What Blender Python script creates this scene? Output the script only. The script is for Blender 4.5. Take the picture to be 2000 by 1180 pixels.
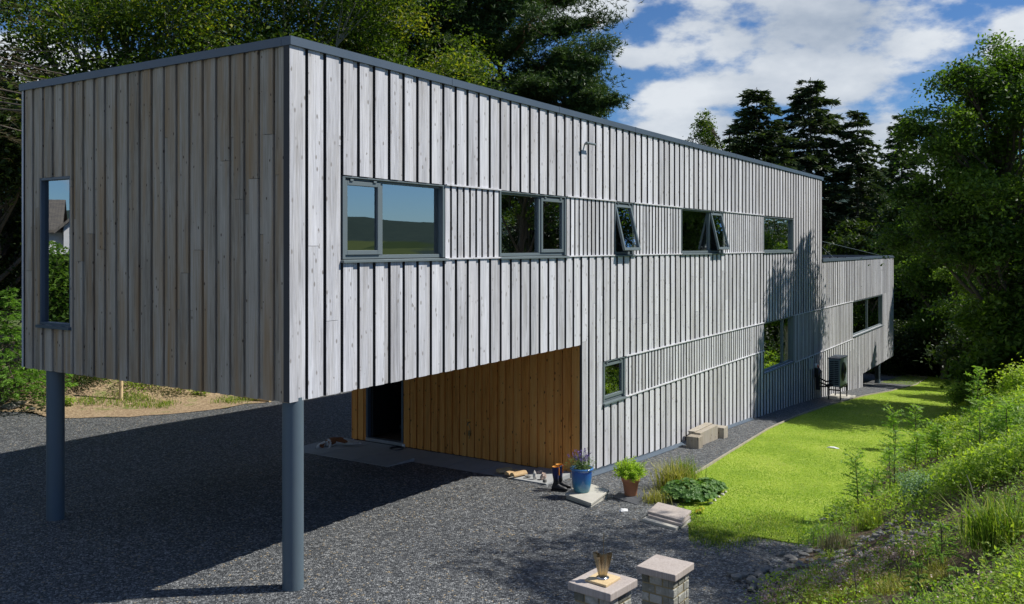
import bpy, bmesh, math, random
import numpy as np
from mathutils import Vector, Matrix, noise
from mathutils.geometry import delaunay_2d_cdt
for o in list(bpy.data.objects): bpy.data.objects.remove(o)
SC = bpy.context.scene; COL = SC.collection
# ------------------------------------------------------------------ camera, sky, sun, exposure
CAMH = 4.15
cam = bpy.data.cameras.new('camera'); co = bpy.data.objects.new('camera', cam); COL.objects.link(co)
co.location = (0, 0, CAMH); co.rotation_euler = (math.radians(90), 0, 0)
cam.lens = 1740/2000*36; cam.sensor_width = 36; cam.shift_y = -109.5/2000
cam.clip_start = 0.1; cam.clip_end = 6000
SC.camera = co
SUN_E = math.radians(49.4); SAZ = math.atan2(.992, .124)      # azimuth measured from +Y towards +X
SUN_D = Vector((math.sin(SAZ)*math.cos(SUN_E), math.cos(SAZ)*math.cos(SUN_E), math.sin(SUN_E)))
sl = bpy.data.lights.new('sun', 'SUN'); sl.energy = 4.7; sl.angle = math.radians(.5); sl.color = (1, .955, .88)
so = bpy.data.objects.new('sun', sl); COL.objects.link(so); so.rotation_euler = SUN_D.to_track_quat('Z', 'Y').to_euler()
W = bpy.data.worlds.new('World'); SC.world = W; W.use_nodes = True
def world():
    nt = W.node_tree; nt.nodes.clear(); N = nt.nodes; L = nt.links
    def nd(t, **k):
        n = N.new(t)
        for a, b in k.items(): setattr(n, a, b)
        return n
    def mth(op, a, b=None, c=None, clamp=False):
        n = nd('ShaderNodeMath', operation=op, use_clamp=clamp)
        for i, v in enumerate((a, b, c)):
            if v is None: continue
            if isinstance(v, (int, float)): n.inputs[i].default_value = v
            else: L.new(v, n.inputs[i])
        return n.outputs[0]
    sky = nd('ShaderNodeTexSky', sky_type='NISHITA', sun_disc=False, sun_elevation=SUN_E, sun_rotation=SAZ)
    sky.air_density = 1.0; sky.dust_density = .15; sky.ozone_density = 2.5; sky.altitude = 600
    tc = nd('ShaderNodeTexCoord'); sp = nd('ShaderNodeSeparateXYZ'); L.new(tc.outputs['Generated'], sp.inputs[0])
    X, Y, Z = sp.outputs
    az = mth('ARCTAN2', X, Y); el = mth('ARCSINE', Z)
    cb = nd('ShaderNodeCombineXYZ'); L.new(az, cb.inputs[0]); L.new(mth('MULTIPLY', el, 1.9), cb.inputs[1])
    def nz(scale, detail, rough, off=0):
        m = nd('ShaderNodeMapping'); L.new(cb.outputs[0], m.inputs[0]); m.inputs['Location'].default_value = (off, off*.7, off)
        n = nd('ShaderNodeTexNoise'); n.inputs['Scale'].default_value = scale; n.inputs['Detail'].default_value = detail
        n.inputs['Roughness'].default_value = rough; L.new(m.outputs[0], n.inputs['Vector']); return n.outputs['Fac']
    n1 = nz(9, 9, .56, 3.1); n2 = nz(3.2, 6, .5, 7.7); n3 = nz(5, 5, .5, 1.3)
    def blob(a0, e0, ra, re):
        dx = mth('DIVIDE', mth('SUBTRACT', az, a0), ra); dy = mth('DIVIDE', mth('SUBTRACT', el, e0), re)
        return mth('SUBTRACT', 1, mth('SQRT', mth('ADD', mth('MULTIPLY', dx, dx), mth('MULTIPLY', dy, dy))))
    m = None
    for b in [(.335, .225, .21, .075), (.29, .175, .15, .04), (.23, .115, .24, .042), (.47, .275, .12, .045), (.10, .26, .075, .022), (.135, .205, .03, .016),
              (-.5, .16, .22, .05), (-.35, .33, .3, .07), (.35, .085, .2, .03), (.52, .20, .05, .035)]:
        v = blob(*b); m = v if m is None else mth('MAXIMUM', m, v)
    m = mth('MAXIMUM', m, -1.2)
    m = mth('ADD', mth('MULTIPLY', m, .70), mth('MULTIPLY', mth('SUBTRACT', n1, .53), 2.6))
    # elsewhere in the sky: broken cumulus, clear towards +X at low height
    gen = mth('MULTIPLY', mth('SUBTRACT', n2, mth('ADD', .56, mth('MULTIPLY', X, .10))), 5.0)
    gen = mth('ADD', gen, mth('MULTIPLY', mth('SUBTRACT', n1, .5), 1.5))
    frontw = mth('MULTIPLY', mth('SUBTRACT', .8, mth('ABSOLUTE', mth('SUBTRACT', az, .1))), 6, clamp=True)
    gen = mth('SUBTRACT', gen, mth('MULTIPLY', frontw, 3))
    m = mth('MAXIMUM', m, gen)
    mask = nd('ShaderNodeMapRange', interpolation_type='SMOOTHSTEP'); L.new(m, mask.inputs[0])
    mask.inputs[1].default_value = -.10; mask.inputs[2].default_value = .30; mask.inputs[4].default_value = .93
    cr = nd('ShaderNodeValToRGB'); L.new(mth('ADD', mth('MULTIPLY', n3, .55), mth('MULTIPLY', n1, .45)), cr.inputs[0])
    cr.color_ramp.elements[0].position = .36; cr.color_ramp.elements[0].color = (3.9, 4.6, 5.6, 1)
    cr.color_ramp.elements[1].position = .59; cr.color_ramp.elements[1].color = (8.2, 8.6, 9.0, 1)
    tint = nd('ShaderNodeMix', data_type='RGBA', blend_type='MULTIPLY'); tint.inputs[0].default_value = 1
    L.new(sky.outputs[0], tint.inputs[6]); tint.inputs[7].default_value = (.46, .68, .95, 1)
    mx = nd('ShaderNodeMix', data_type='RGBA'); L.new(mask.outputs[0], mx.inputs[0]); L.new(tint.outputs[2], mx.inputs[6]); L.new(cr.outputs[0], mx.inputs[7])
    bg = nd('ShaderNodeBackground'); bg.inputs[1].default_value = .085; L.new(mx.outputs[2], bg.inputs[0])
    out = nd('ShaderNodeOutputWorld'); L.new(bg.outputs[0], out.inputs[0])
world()
vs = SC.view_settings; vs.view_transform = 'Standard'; vs.look = 'None'; vs.exposure = .18; vs.gamma = 1
SC.render.engine = 'CYCLES'; SC.render.resolution_x = 1024; SC.render.resolution_y = 604
SC.cycles.max_bounces = 8; SC.cycles.transparent_max_bounces = 12

# ------------------------------------------------------------------ site frame: t along the long wall, s outwards from it
D = np.array((0.538504, 0.842623)); O = np.array((0.842623, -0.538504)); C0 = np.array((-2.6462, 10.6583))
def XY(t, s): return C0[0]+D[0]*t+O[0]*s, C0[1]+D[1]*t+O[1]*s
def P(t, s, z): x, y = XY(t, s); return (x, y, z)
def TSof(x, y):
    rx, ry = x-C0[0], y-C0[1]; return rx*D[0]+ry*D[1], rx*O[0]+ry*O[1]
YAW = math.atan2(D[1], D[0])
def sm(v): v = min(1, max(0, v)); return v*v*(3-2*v)
GT = [(-60, 0.1), (0, 0), (3, -.02), (5.5, -.10), (7.4, -.24), (10, -.42), (13, -.57), (17, -.77), (22.4, -1.08), (28, -1.5), (33.1, -1.95), (38, -2.42), (46, -3.0), (70, -4.2), (160, -6)]
SF = [(-60, 6), (-8, 5.2), (0, 5.0), (3, 4.85), (5, 4.75), (7, 4.72), (9, 4.62), (12, 4.55), (15, 4.55), (20, 4.75), (26, 4.45), (36, 4.1), (45, 3.6), (60, 3.2), (200, 3.2)]
def lerp(tab, t):
    if t <= tab[0][0]: return tab[0][1]
    for (a, b), (c, d) in zip(tab, tab[1:]):
        if t <= c: return b+(d-b)*(t-a)/(c-a)
    return tab[-1][1]
def ground(x, y):
    t, s = TSof(x, y)
    wl = sm((-s-6)/4)
    g = lerp(GT, t)*(1-.6*wl)
    u = s-lerp(SF, t)
    if u > 0:
        h = 2.55*sm((u+.35)/5.6)-2.55*sm(.35/5.6)
        fade = 1-.55*sm((t-30)/25)
        g += h*fade + sm(u/1.2)*.22*(noise.noise(Vector((x*.55, y*.55, 1)))+.5*noise.noise(Vector((x*1.7, y*1.7, 4))))
    # rising earth bank behind the drive on the left
    v = -s - lerp([(-30, 17), (4, 13.6), (10, 11.5), (16, 10.5), (40, 10)], t)
    if v > 0: g += 1.15*sm(v/5)+.10*sm(v)*noise.noise(Vector((x*.8, y*.8, 9)))
    r = math.hypot(x, y)
    if r > 60:
        k = sm((r-60)/60)
        a = math.atan2(x, y)
        val = -14*sm((r-70)/200)
        n = noise.noise(Vector((x*.0022+3, y*.0022, 0)))*1.0+.4*noise.noise(Vector((x*.006, y*.006, 5)))
        hill = sm((r-380)/900)*(54+12*n)+(sm((r-1000)/200)*(3.5*noise.noise(Vector((x*.02, y*.02, 2)))+2*noise.noise(Vector((x*.06, y*.06, 7)))) if r > 1000 else 0)
        near = sm((r-95)/150)*(27+5*n)*math.exp(-((a-.38)/.28)**2)
        g = g*(1-k)+k*(g*.4+val+hill+near)
    return g
def at(px, py, lift=0):
    """point of the ground seen through the photograph at px, py (2000 x 1180)"""
    dx, dz = (px-1000)/1740, -(py-480.5)/1740
    y = 2.0
    while y < 90:
        if CAMH+dz*y <= ground(dx*y, y)+lift: break
        y += .02
    return Vector((dx*y, y, ground(dx*y, y)+lift))
# ------------------------------------------------------------------ mesh helpers
class MB:
    def __init__(s): s.v = []; s.f = []; s.t = []; s.n = 0
    def add(s, v, f, tone=.5):
        v = np.asarray(v, float).reshape(-1, 3); f = np.asarray(f, int)
        s.v.append(v); s.f.append(f+s.n); s.n += len(v)
        s.t.append(np.broadcast_to(np.asarray(tone, float), (len(f),)).copy())
        return s
    def quad(s, a, b, c, d, tone=.5): return s.add([a, b, c, d], [[0, 1, 2, 3]], tone)
    def box8(s, p, tone=.5):
        return s.add(p, [[0, 3, 2, 1], [4, 5, 6, 7], [0, 1, 5, 4], [1, 2, 6, 5], [2, 3, 7, 6], [3, 0, 4, 7]], tone)
    def wbox(s, t0, t1, s0, s1, z0, z1, tone=.5):            # box in site frame
        z0a = z0 if isinstance(z0, tuple) else (z0, z0)
        return s.box8([P(t0, s1, z0a[0]), P(t1, s1, z0a[1]), P(t1, s0, z0a[1]), P(t0, s0, z0a[0]), P(t0, s1, z1), P(t1, s1, z1), P(t1, s0, z1), P(t0, s0, z1)], tone)
    def box(s, c, d, rz=0, tone=.5, tilt=None, taper=1):
        m = Matrix.Rotation(rz, 4, 'Z')
        if tilt: m = m @ Matrix.Rotation(tilt[0], 4, 'X') @ Matrix.Rotation(tilt[1], 4, 'Y')
        p = []
        for zz in (-1, 1):
            k = 1 if zz < 0 else taper
            for a, b in ((-1, -1), (1, -1), (1, 1), (-1, 1)):
                q = m @ Vector((a*d[0]/2*k, b*d[1]/2*k, zz*d[2]/2)); p.append((q.x+c[0], q.y+c[1], q.z+c[2]))
        return s.box8(p, tone)
    def tube(s, pts, rad, n=7, tone=.5, caps=True):
        pts = [Vector(p) for p in pts]
        if not hasattr(rad, '__len__'): rad = [rad]*len(pts)
        V = []; u = None
        for i, p in enumerate(pts):
            d = (pts[min(i+1, len(pts)-1)]-pts[max(i-1, 0)]).normalized()
            if u is None: u = d.orthogonal().normalized()
            else: u = (u-d*u.dot(d)).normalized()
            w = d.cross(u)
            for k in range(n):
                a = 2*math.pi*k/n; V.append(p+(u*math.cos(a)+w*math.sin(a))*rad[i])
        F = []
        for i in range(len(pts)-1):
            for k in range(n):
                F.append([i*n+k, i*n+(k+1) % n, (i+1)*n+(k+1) % n, (i+1)*n+k])
        s.add([tuple(v) for v in V], F, tone)
        if caps:
            for i, q in ((0, -1), (len(pts)-1, 1)):
                cc = tuple(pts[i]); ring = [tuple(V[i*n+k]) for k in range(n)]
                s.add([cc]+ring, [[0, 1+k, 1+(k+1) % n] if q > 0 else [0, 1+(k+1) % n, 1+k] for k in range(n)], tone)
        return s
    def lathe(s, c, prof, n=32, tone=.5, sx=1, sy=1):
        V = []; F = []
        for (r, z) in prof:
            for k in range(n):
                a = 2*math.pi*k/n; V.append((c[0]+r*sx*math.cos(a), c[1]+r*sy*math.sin(a), c[2]+z))
        for i in range(len(prof)-1):
            for k in range(n): F.append([i*n+k, i*n+(k+1) % n, (i+1)*n+(k+1) % n, (i+1)*n+k])
        return s.add(V, F, tone)
    def build(s, name, mat, parent=None, smooth=False, loc=None):
        """links as ONE mesh object; vertices are given in world space, re-based on the parent's (or own) origin"""
        me = bpy.data.meshes.new(name)
        V = np.concatenate(s.v) if s.v else np.zeros((0, 3))
        org = np.array(loc if loc is not None else (world_of(parent) if parent else V.mean(0)*np.array((1, 1, 0))+np.array((0, 0, V[:, 2].min()))))
        V = V-org
        me.vertices.add(len(V)); me.vertices.foreach_set('co', V.astype(np.float32).ravel())
        li = []; st = []; tt = []; pos = 0
        for F, T in zip(s.f, s.t):
            k = F.shape[1]; li.append(F.ravel()); st.append(pos+np.arange(len(F))*k); pos += F.size; tt.append(T)
        li = np.concatenate(li); st = np.concatenate(st); tt = np.concatenate(tt)
        me.loops.add(len(li)); me.loops.foreach_set('vertex_index', li.astype(np.int32))
        me.polygons.add(len(st)); me.polygons.foreach_set('loop_start', st.astype(np.int32))
        me.update(calc_edges=True); me.validate()
        if len(me.polygons) == len(tt):
            a = me.attributes.new('tone', 'FLOAT', 'FACE'); a.data.foreach_set('value', tt.astype(np.float32))
        me.polygons.foreach_set('use_smooth', np.full(len(me.polygons), bool(smooth)))
        if mat: me.materials.append(mat)
        o = bpy.data.objects.new(name, me); COL.objects.link(o)
        if parent: o.parent = parent
        else: o.location = tuple(org)
        return o
def world_of(o):
    v = Vector((0, 0, 0))
    while o: v += o.location; o = o.parent
    return v
def tag(o, label=None, cat=None, group=None, kind=None):
    for k, v in (('label', label), ('category', cat), ('group', group), ('kind', kind)):
        if v: o[k] = v
    return o
def empty(name, loc, label, cat, group=None):
    o = bpy.data.objects.new(name, None); COL.objects.link(o); o.location = loc; o.empty_display_size = .2
    return tag(o, label, cat, group)
def bevel(o, w=.006, seg=2):
    m = o.modifiers.new('bevel', 'BEVEL'); m.width = w; m.segments = seg; m.limit_method = 'ANGLE'; return o
RNG = random.Random(5)
# ------------------------------------------------------------------ materials
def mat_base(name):
    m = bpy.data.materials.new(name); m.use_nodes = True; nt = m.node_tree
    return m, nt, nt.nodes['Principled BSDF']
class NT:
    def __init__(s, nt): s.nt = nt
    def n(s, t, **k):
        x = s.nt.nodes.new(t)
        for a, b in k.items(): setattr(x, a, b)
        return x
    def l(s, a, b): s.nt.links.new(a, b)
    def m(s, op, a, b=None, clamp=False):
        x = s.n('ShaderNodeMath', operation=op, use_clamp=clamp)
        for i, v in enumerate((a, b)):
            if v is None: continue
            if isinstance(v, (int, float)): x.inputs[i].default_value = v
            else: s.l(v, x.inputs[i])
        return x.outputs[0]
    def coord(s, scale=(1, 1, 1), off=None, rot=(0, 0, 0)):
        tc = s.n('ShaderNodeTexCoord'); mp = s.n('ShaderNodeMapping'); mp.inputs['Scale'].default_value = scale; mp.inputs['Rotation'].default_value = rot
        if off is None: s.l(tc.outputs['Object'], mp.inputs[0])
        else:
            ad = s.n('ShaderNodeVectorMath', operation='ADD'); s.l(tc.outputs['Object'], ad.inputs[0])
            cb = s.n('ShaderNodeCombineXYZ')
            for i in range(3): s.l(off, cb.inputs[i])
            s.l(cb.outputs[0], ad.inputs[1]); s.l(ad.outputs[0], mp.inputs[0])
        return mp.outputs[0]
    def noise(s, v, scale, detail=4, rough=.55, dist=0):
        x = s.n('ShaderNodeTexNoise'); s.l(v, x.inputs['Vector']); x.inputs['Scale'].default_value = scale
        x.inputs['Detail'].default_value = detail; x.inputs['Roughness'].default_value = rough; x.inputs['Distortion'].default_value = dist
        return x.outputs['Fac']
    def ramp(s, v, stops):
        x = s.n('ShaderNodeValToRGB'); s.l(v, x.inputs[0]); e = x.color_ramp.elements
        while len(e) < len(stops): e.new(.5)
        for i, (p, c) in enumerate(stops): e[i].position = p; e[i].color = (*c, 1) if len(c) == 3 else c
        return x.outputs[0]
    def mix(s, f, a, b, mode='MIX'):
        x = s.n('ShaderNodeMix', data_type='RGBA', blend_type=mode)
        for i, v in ((0, f), (6, a), (7, b)):
            if isinstance(v, (int, float)): x.inputs[i].default_value = v
            elif isinstance(v, tuple): x.inputs[i].default_value = (*v, 1)
            else: s.l(v, x.inputs[i])
        return x.outputs[2]
    def tone(s):
        a = s.n('ShaderNodeAttribute'); a.attribute_name = 'tone'; return a.outputs['Fac']
    def bump(s, h, strength, dist, bs):
        b = s.n('ShaderNodeBump'); b.inputs['Strength'].default_value = strength; b.inputs['Distance'].default_value = dist
        s.l(h, b.inputs['Height']); s.l(b.outputs[0], bs.inputs['Normal']); return b
def wood(name, dark, mid, light, warm=None, grain=1.0, knot=(.12, .09, .07), rough=.75, knots=1, warm_amt=.5, ksize=6.0):
    m, nt, bs = mat_base(name); N = NT(nt); T0 = N.tone(); T = N.m('MAXIMUM', T0, 0)
    off = N.m('MULTIPLY', T, 37.3)
    v = N.coord((1, 1, 1), off)
    g1 = N.noise(N.coord((46*grain, 46*grain, 1.3), off), 1, 6, .68, 1.2)
    g2 = N.noise(N.coord((5, 5, .8), off), 1, 4, .55)
    g3 = N.noise(N.coord((130, 130, 5), off), 1, 2, .5)
    f = N.m('ADD', N.m('MULTIPLY', g1, .95), N.m('ADD', N.m('MULTIPLY', g2, .45), N.m('MULTIPLY', T, .22)))
    f = N.m('SUBTRACT', f, .12)
    c = N.ramp(f, [(.38, dark), (.66, mid), (.98, light)])
    if warm:
        w = N.m('MULTIPLY', N.m('SUBTRACT', N.noise(N.coord((6, 6, .5), off), 1, 3, .5), .44), 4*warm_amt, clamp=True)
        c = N.mix(w, c, warm)
    c = N.mix(N.m('MULTIPLY', N.m('SUBTRACT', .42, g3), 1.6, clamp=True), c, tuple(x*.55 for x in mid))
    if knots:
        vo = N.n('ShaderNodeTexVoronoi'); vo.inputs['Scale'].default_value = 1; N.l(N.coord((11, 11, 5.2), off), vo.inputs['Vector'])
        kd = N.m('SUBTRACT', 1, N.m('MULTIPLY', vo.outputs['Distance'], ksize), clamp=True)
        kd = N.m('MULTIPLY', kd, N.m('GREATER_THAN', N.noise(N.coord((2, 2, 2), off), 3, 1), .42))
        c = N.mix(N.m('MULTIPLY', kd, 2.2*knots, clamp=True), c, knot)
    c = N.mix(N.m('LESS_THAN', T0, -.5), c, tuple(x*.30 for x in dark))      # board sides painted dark to stand in for their shade
    c = N.mix(N.m('LESS_THAN', T0, -.9), c, (.022, .020, .018))      # groove floors painted near black to deepen the shade in the joints
    N.l(c, bs.inputs['Base Color']); bs.inputs['Roughness'].default_value = rough; bs.inputs['Specular IOR Level'].default_value = .25
    N.bump(N.m('ADD', g1, N.m('MULTIPLY', g3, .5)), .35, .004, bs)
    return m
def plain(name, col, rough=.5, metal=0, var=.12, scale=6, bump=0, spec=.5, bscale=60):
    m, nt, bs = mat_base(name); N = NT(nt)
    n = N.noise(N.coord(), scale, 5, .6)
    c = N.mix(n, tuple(x*(1-var) for x in col), tuple(min(1, x*(1+var)) for x in col))
    N.l(c, bs.inputs['Base Color']); bs.inputs['Roughness'].default_value = rough; bs.inputs['Metallic'].default_value = metal
    bs.inputs['Specular IOR Level'].default_value = spec
    r = N.m('ADD', rough-.08, N.m('MULTIPLY', n, .16)); N.l(r, bs.inputs['Roughness'])
    if bump: N.bump(N.noise(N.coord(), bscale, 5, .6), bump, .01, bs)
    return m
def foliage(name, dark, mid, light, trans=.35, rough=.5, yellow=None):
    m = bpy.data.materials.new(name); m.use_nodes = True; nt = m.node_tree; N = NT(nt); bs = nt.nodes['Principled BSDF']
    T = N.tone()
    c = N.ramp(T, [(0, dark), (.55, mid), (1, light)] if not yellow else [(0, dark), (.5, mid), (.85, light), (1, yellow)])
    N.l(c, bs.inputs['Base Color']); bs.inputs['Roughness'].default_value = rough; bs.inputs['Specular IOR Level'].default_value = .35
    tr = N.n('ShaderNodeBsdfTranslucent'); cc = N.mix(1.0, c, (1.0, 1.0, .45), 'MULTIPLY'); cc2 = N.mix(1.0, cc, (1.5, 1.6, 1.2), 'MULTIPLY'); N.l(cc2, tr.inputs[0])
    mx = N.n('ShaderNodeMixShader'); mx.inputs[0].default_value = trans; N.l(bs.outputs[0], mx.inputs[1]); N.l(tr.outputs[0], mx.inputs[2])
    N.l(mx.outputs[0], nt.nodes['Material Output'].inputs[0]); return m
def m_gravel():
    m, nt, bs = mat_base('gravel'); N = NT(nt); v = N.coord()
    # slightly warped stone cells about 28 mm across
    vo = N.n('ShaderNodeTexVoronoi'); vo.inputs['Scale'].default_value = 38; N.l(v, vo.inputs['Vector'])
    v2 = N.n('ShaderNodeTexVoronoi'); v2.inputs['Scale'].default_value = 85; N.l(v, v2.inputs['Vector'])
    sp = N.n('ShaderNodeSeparateColor'); N.l(vo.outputs['Color'], sp.inputs[0])
    sp2 = N.n('ShaderNodeSeparateColor'); N.l(v2.outputs['Color'], sp2.inputs[0])
    k = N.m('ADD', N.m('MULTIPLY', sp.outputs[0], .65), N.m('MULTIPLY', sp2.outputs[1], .35))
    c = N.ramp(k, [(.12, (.022, .026, .031)), (.44, (.082, .088, .094)), (.72, (.18, .19, .195)), (.94, (.50, .51, .50))])
    tan = N.m('GREATER_THAN', sp.outputs[2], .975)
    c = N.mix(N.m('MULTIPLY', tan, .8), c, (.42, .33, .20))
    big = N.noise(v, .55, 4, .6); c = N.mix(N.m('MULTIPLY', N.m('SUBTRACT', big, .42), 1.4, clamp=True), c, N.mix(1.0, c, (.70, .72, .76), 'MULTIPLY'))
    N.l(c, bs.inputs['Base Color']); bs.inputs['Roughness'].default_value = .62; bs.inputs['Specular IOR Level'].default_value = .45
    h = N.m('SUBTRACT', N.m('MULTIPLY', sp.outputs[1], .6), N.m('ADD', vo.outputs['Distance'], N.m('MULTIPLY', v2.outputs['Distance'], .5)))
    N.bump(h, 1.0, .022, bs); return m
def m_lawn():
    m, nt, bs = mat_base('lawn_turf'); N = NT(nt); v = N.coord()
    a = N.noise(v, .8, 5, .6); b = N.noise(v, 9, 5, .65); d = N.noise(v, 60, 3, .7)
    f = N.m('ADD', N.m('MULTIPLY', a, .5), N.m('ADD', N.m('MULTIPLY', b, .3), N.m('MULTIPLY', d, .3)))
    c = N.ramp(f, [(.38, (.13, .22, .02)), (.54, (.27, .38, .04)), (.70, (.42, .48, .09))])
    N.l(c, bs.inputs['Base Color']); bs.inputs['Roughness'].default_value = .8; bs.inputs['Specular IOR Level'].default_value = .15
    N.bump(N.m('ADD', b, d), .6, .02, bs); return m
def m_soil(name='soil', green=.45, c1=(.10, .07, .045), c2=(.26, .19, .12), gr=(.06, .11, .02)):
    m, nt, bs = mat_base(name); N = NT(nt); v = N.coord()
    a = N.noise(v, 1.2, 6, .65); b = N.noise(v, 14, 5, .7); 
    c = N.ramp(b, [(.35, c1), (.68, c2)])
    g = N.m('MULTIPLY', N.m('SUBTRACT', a, 1-green-.04), 7, clamp=True)
    c = N.mix(g, c, N.mix(b, tuple(x*.6 for x in gr), tuple(x*1.6 for x in gr)))
    N.l(c, bs.inputs['Base Color']); bs.inputs['Roughness'].default_value = .95; bs.inputs['Specular IOR Level'].default_value = .1
    N.bump(b, .9, .05, bs); return m
def m_country():
    m, nt, bs = mat_base('countryside'); N = NT(nt); v = N.coord()
    vo = N.n('ShaderNodeTexVoronoi'); vo.inputs['Scale'].default_value = .0075; N.l(N.coord((1, 1, 0)), vo.inputs['Vector'])
    sp = N.n('ShaderNodeSeparateColor'); N.l(vo.outputs['Color'], sp.inputs[0])
    c = N.ramp(sp.outputs[0], [(0, (.035, .06, .03)), (.35, (.06, .09, .04)), (.75, (.095, .125, .05)), (1, (.13, .145, .07))])
    tc = N.n('ShaderNodeTexCoord'); sx = N.n('ShaderNodeSeparateXYZ'); N.l(tc.outputs['Object'], sx.inputs[0])
    w = N.noise(v, .0065, 6, .6); hi = N.m('MULTIPLY', N.m('SUBTRACT', sx.outputs[2], 8), .012)
    n = N.noise(v, .09, 6, .75)
    f = N.m('MULTIPLY', N.m('SUBTRACT', N.m('ADD', w, hi), .42), 16, clamp=True)
    c = N.mix(f, c, N.mix(n, (.020, .036, .046), (.050, .078, .082)))  # forest coloured bluish in place of distant haze
    c = N.mix(.18, c, N.mix(n, (.02, .035, .01), (.16, .2, .07)))
    N.l(c, bs.inputs['Base Color']); bs.inputs['Roughness'].default_value = 1; bs.inputs['Specular IOR Level'].default_value = 0
    return m
def m_glass(name='window_glass', refl=1.75):
    m = bpy.data.materials.new(name); m.use_nodes = True; nt = m.node_tree; N = NT(nt); nt.nodes.remove(nt.nodes['Principled BSDF'])
    fr = N.n('ShaderNodeFresnel'); fr.inputs[0].default_value = refl
    fac = N.m('MULTIPLY', N.m('ADD', fr.outputs[0], .20), 1.5, clamp=True)
    tr = N.n('ShaderNodeBsdfTransparent'); tr.inputs[0].default_value = (.62, .70, .66, 1)
    gl = N.n('ShaderNodeBsdfGlossy'); gl.inputs['Roughness'].default_value = .0; gl.inputs['Color'].default_value = (.94, .97, 1, 1)
    mx = N.n('ShaderNodeMixShader'); N.l(fac, mx.inputs[0]); N.l(tr.outputs[0], mx.inputs[1]); N.l(gl.outputs[0], mx.inputs[2])
    N.l(mx.outputs[0], nt.nodes['Material Output'].inputs[0]); return m
def m_stonework():
    m, nt, bs = mat_base('stone_blocks'); N = NT(nt); T = N.tone(); v = N.coord((1, 1, 1), N.m('MULTIPLY', T, 9))
    a = N.noise(v, 9, 6, .7); b = N.noise(v, 45, 4, .6)
    c = N.ramp(N.m('ADD', N.m('MULTIPLY', T, .45), N.m('MULTIPLY', a, .6)), [(.25, (.12, .12, .095)), (.5, (.25, .25, .21)), (.8, (.44, .44, .40))])
    c = N.mix(N.m('MULTIPLY', N.m('SUBTRACT', a, .56), 5, clamp=True), c, (.56, .56, .54))
    c = N.mix(N.m('MULTIPLY', N.m('SUBTRACT', b, .60), 4, clamp=True), c, (.12, .14, .06))
    N.l(c, bs.inputs['Base Color']); bs.inputs['Roughness'].default_value = .9; N.bump(N.m('ADD', a, b), .6, .012, bs); return m
M = {}
M['silver'] = wood('weathered_larch', (.25, .245, .25), (.54, .545, .57), (.84, .85, .89), (.50, .45, .37), knot=(.29, .275, .265), warm_amt=.22, ksize=5.)
M['front'] = wood('brown_larch', (.16, .125, .09), (.42, .36, .28), (.63, .565, .47), (.40, .25, .12), knot=(.09, .06, .04), warm_amt=.8, knots=1.2, ksize=7.5)  # front boards have weathered browner than the side
M['orange'] = wood('fresh_larch', (.38, .12, .02), (.80, .33, .075), (.88, .48, .15), (.84, .46, .15), knot=(.09, .035, .01), warm_amt=.3)
M['metal'] = plain('zinc_grey_metal', (.085, .115, .15), .42, 0, .10, 2)
M['frame'] = plain('grey_green_frame', (.15, .185, .195), .38, 0, .05, 3)
M['steel'] = plain('painted_steel', (.105, .145, .175), .42, 0, .10, 3)
M['darkmetal'] = plain('dark_metal', (.03, .035, .04), .45, .3)
M['black'] = plain('black_rubber', (.012, .012, .014), .5)
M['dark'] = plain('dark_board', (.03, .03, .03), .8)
M['plaster'] = plain('interior_plaster', (.33, .36, .34), .9, 0, .04)
M['floorb'] = plain('interior_floor', (.12, .08, .05), .5)
M['white'] = plain('white_paint', (.75, .76, .76), .5)
M['roofing'] = plain('roof_membrane', (.10, .11, .12), .9, 0, .2, 1)
M['glass'] = m_glass()
M['gravel'] = m_gravel(); M['lawn'] = m_lawn()
M['soil'] = m_soil('soil', .40, (.22, .15, .09), (.52, .40, .26), (.15, .20, .05))
M['banksoil'] = m_soil('bank_earth', .36, (.06, .045, .03), (.22, .165, .115), (.07, .12, .025))
M['country'] = m_country()
M['stone'] = m_stonework()
M['mortar'] = plain('mortar', (.30, .25, .14), .95, 0, .25, 20, .6)
M['sandstone'] = plain('sandstone_slab', (.50, .48, .42), .85, 0, .2, 5, .4, .3)
M['slab'] = plain('paving_slab', (.36, .37, .37), .8, 0, .2, 4, .3, .3)
M['slate'] = wood('ribbed_slate', (.045, .048, .055), (.085, .09, .10), (.14, .15, .165), knots=0)
M['capstone'] = wood('sawn_capstone', (.30, .25, .22), (.44, .385, .345), (.56, .51, .47), knots=0, warm_amt=.2, rough=.85)
M['terracotta'] = plain('terracotta', (.50, .21, .11), .75, 0, .22, 9, .2)
M['potsoil'] = plain('potting_soil', (.04, .028, .018), .95, 0, .3, 30, .8)
M['bark'] = wood('tree_bark', (.05, .042, .033), (.12, .10, .08), (.22, .19, .15), knots=0, rough=.9)
M['pinebark'] = wood('pine_bark', (.10, .05, .03), (.24, .13, .08), (.36, .22, .14), knots=0, rough=.9)
M['palebark'] = wood('pale_bark', (.20, .19, .16), (.34, .32, .28), (.48, .46, .41), knots=0, rough=.9)
M['oldwood'] = wood('old_sleeper', (.20, .17, .13), (.36, .32, .26), (.50, .46, .39), (.40, .32, .2), warm_amt=.3)
M['freshcut'] = wood('cut_firewood', (.34, .20, .09), (.52, .36, .19), (.66, .50, .30), knots=.5)
M['plank'] = wood('new_board', (.50, .35, .18), (.66, .50, .28), (.76, .60, .37), knots=0)
M['leaf_beech'] = foliage('beech_leaves', (.02, .042, .008), (.065, .115, .015), (.15, .21, .025), .45, yellow=(.30, .30, .035))
M['leaf_ash'] = foliage('ash_leaves', (.03, .065, .012), (.085, .155, .022), (.16, .25, .035), .45)
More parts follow.
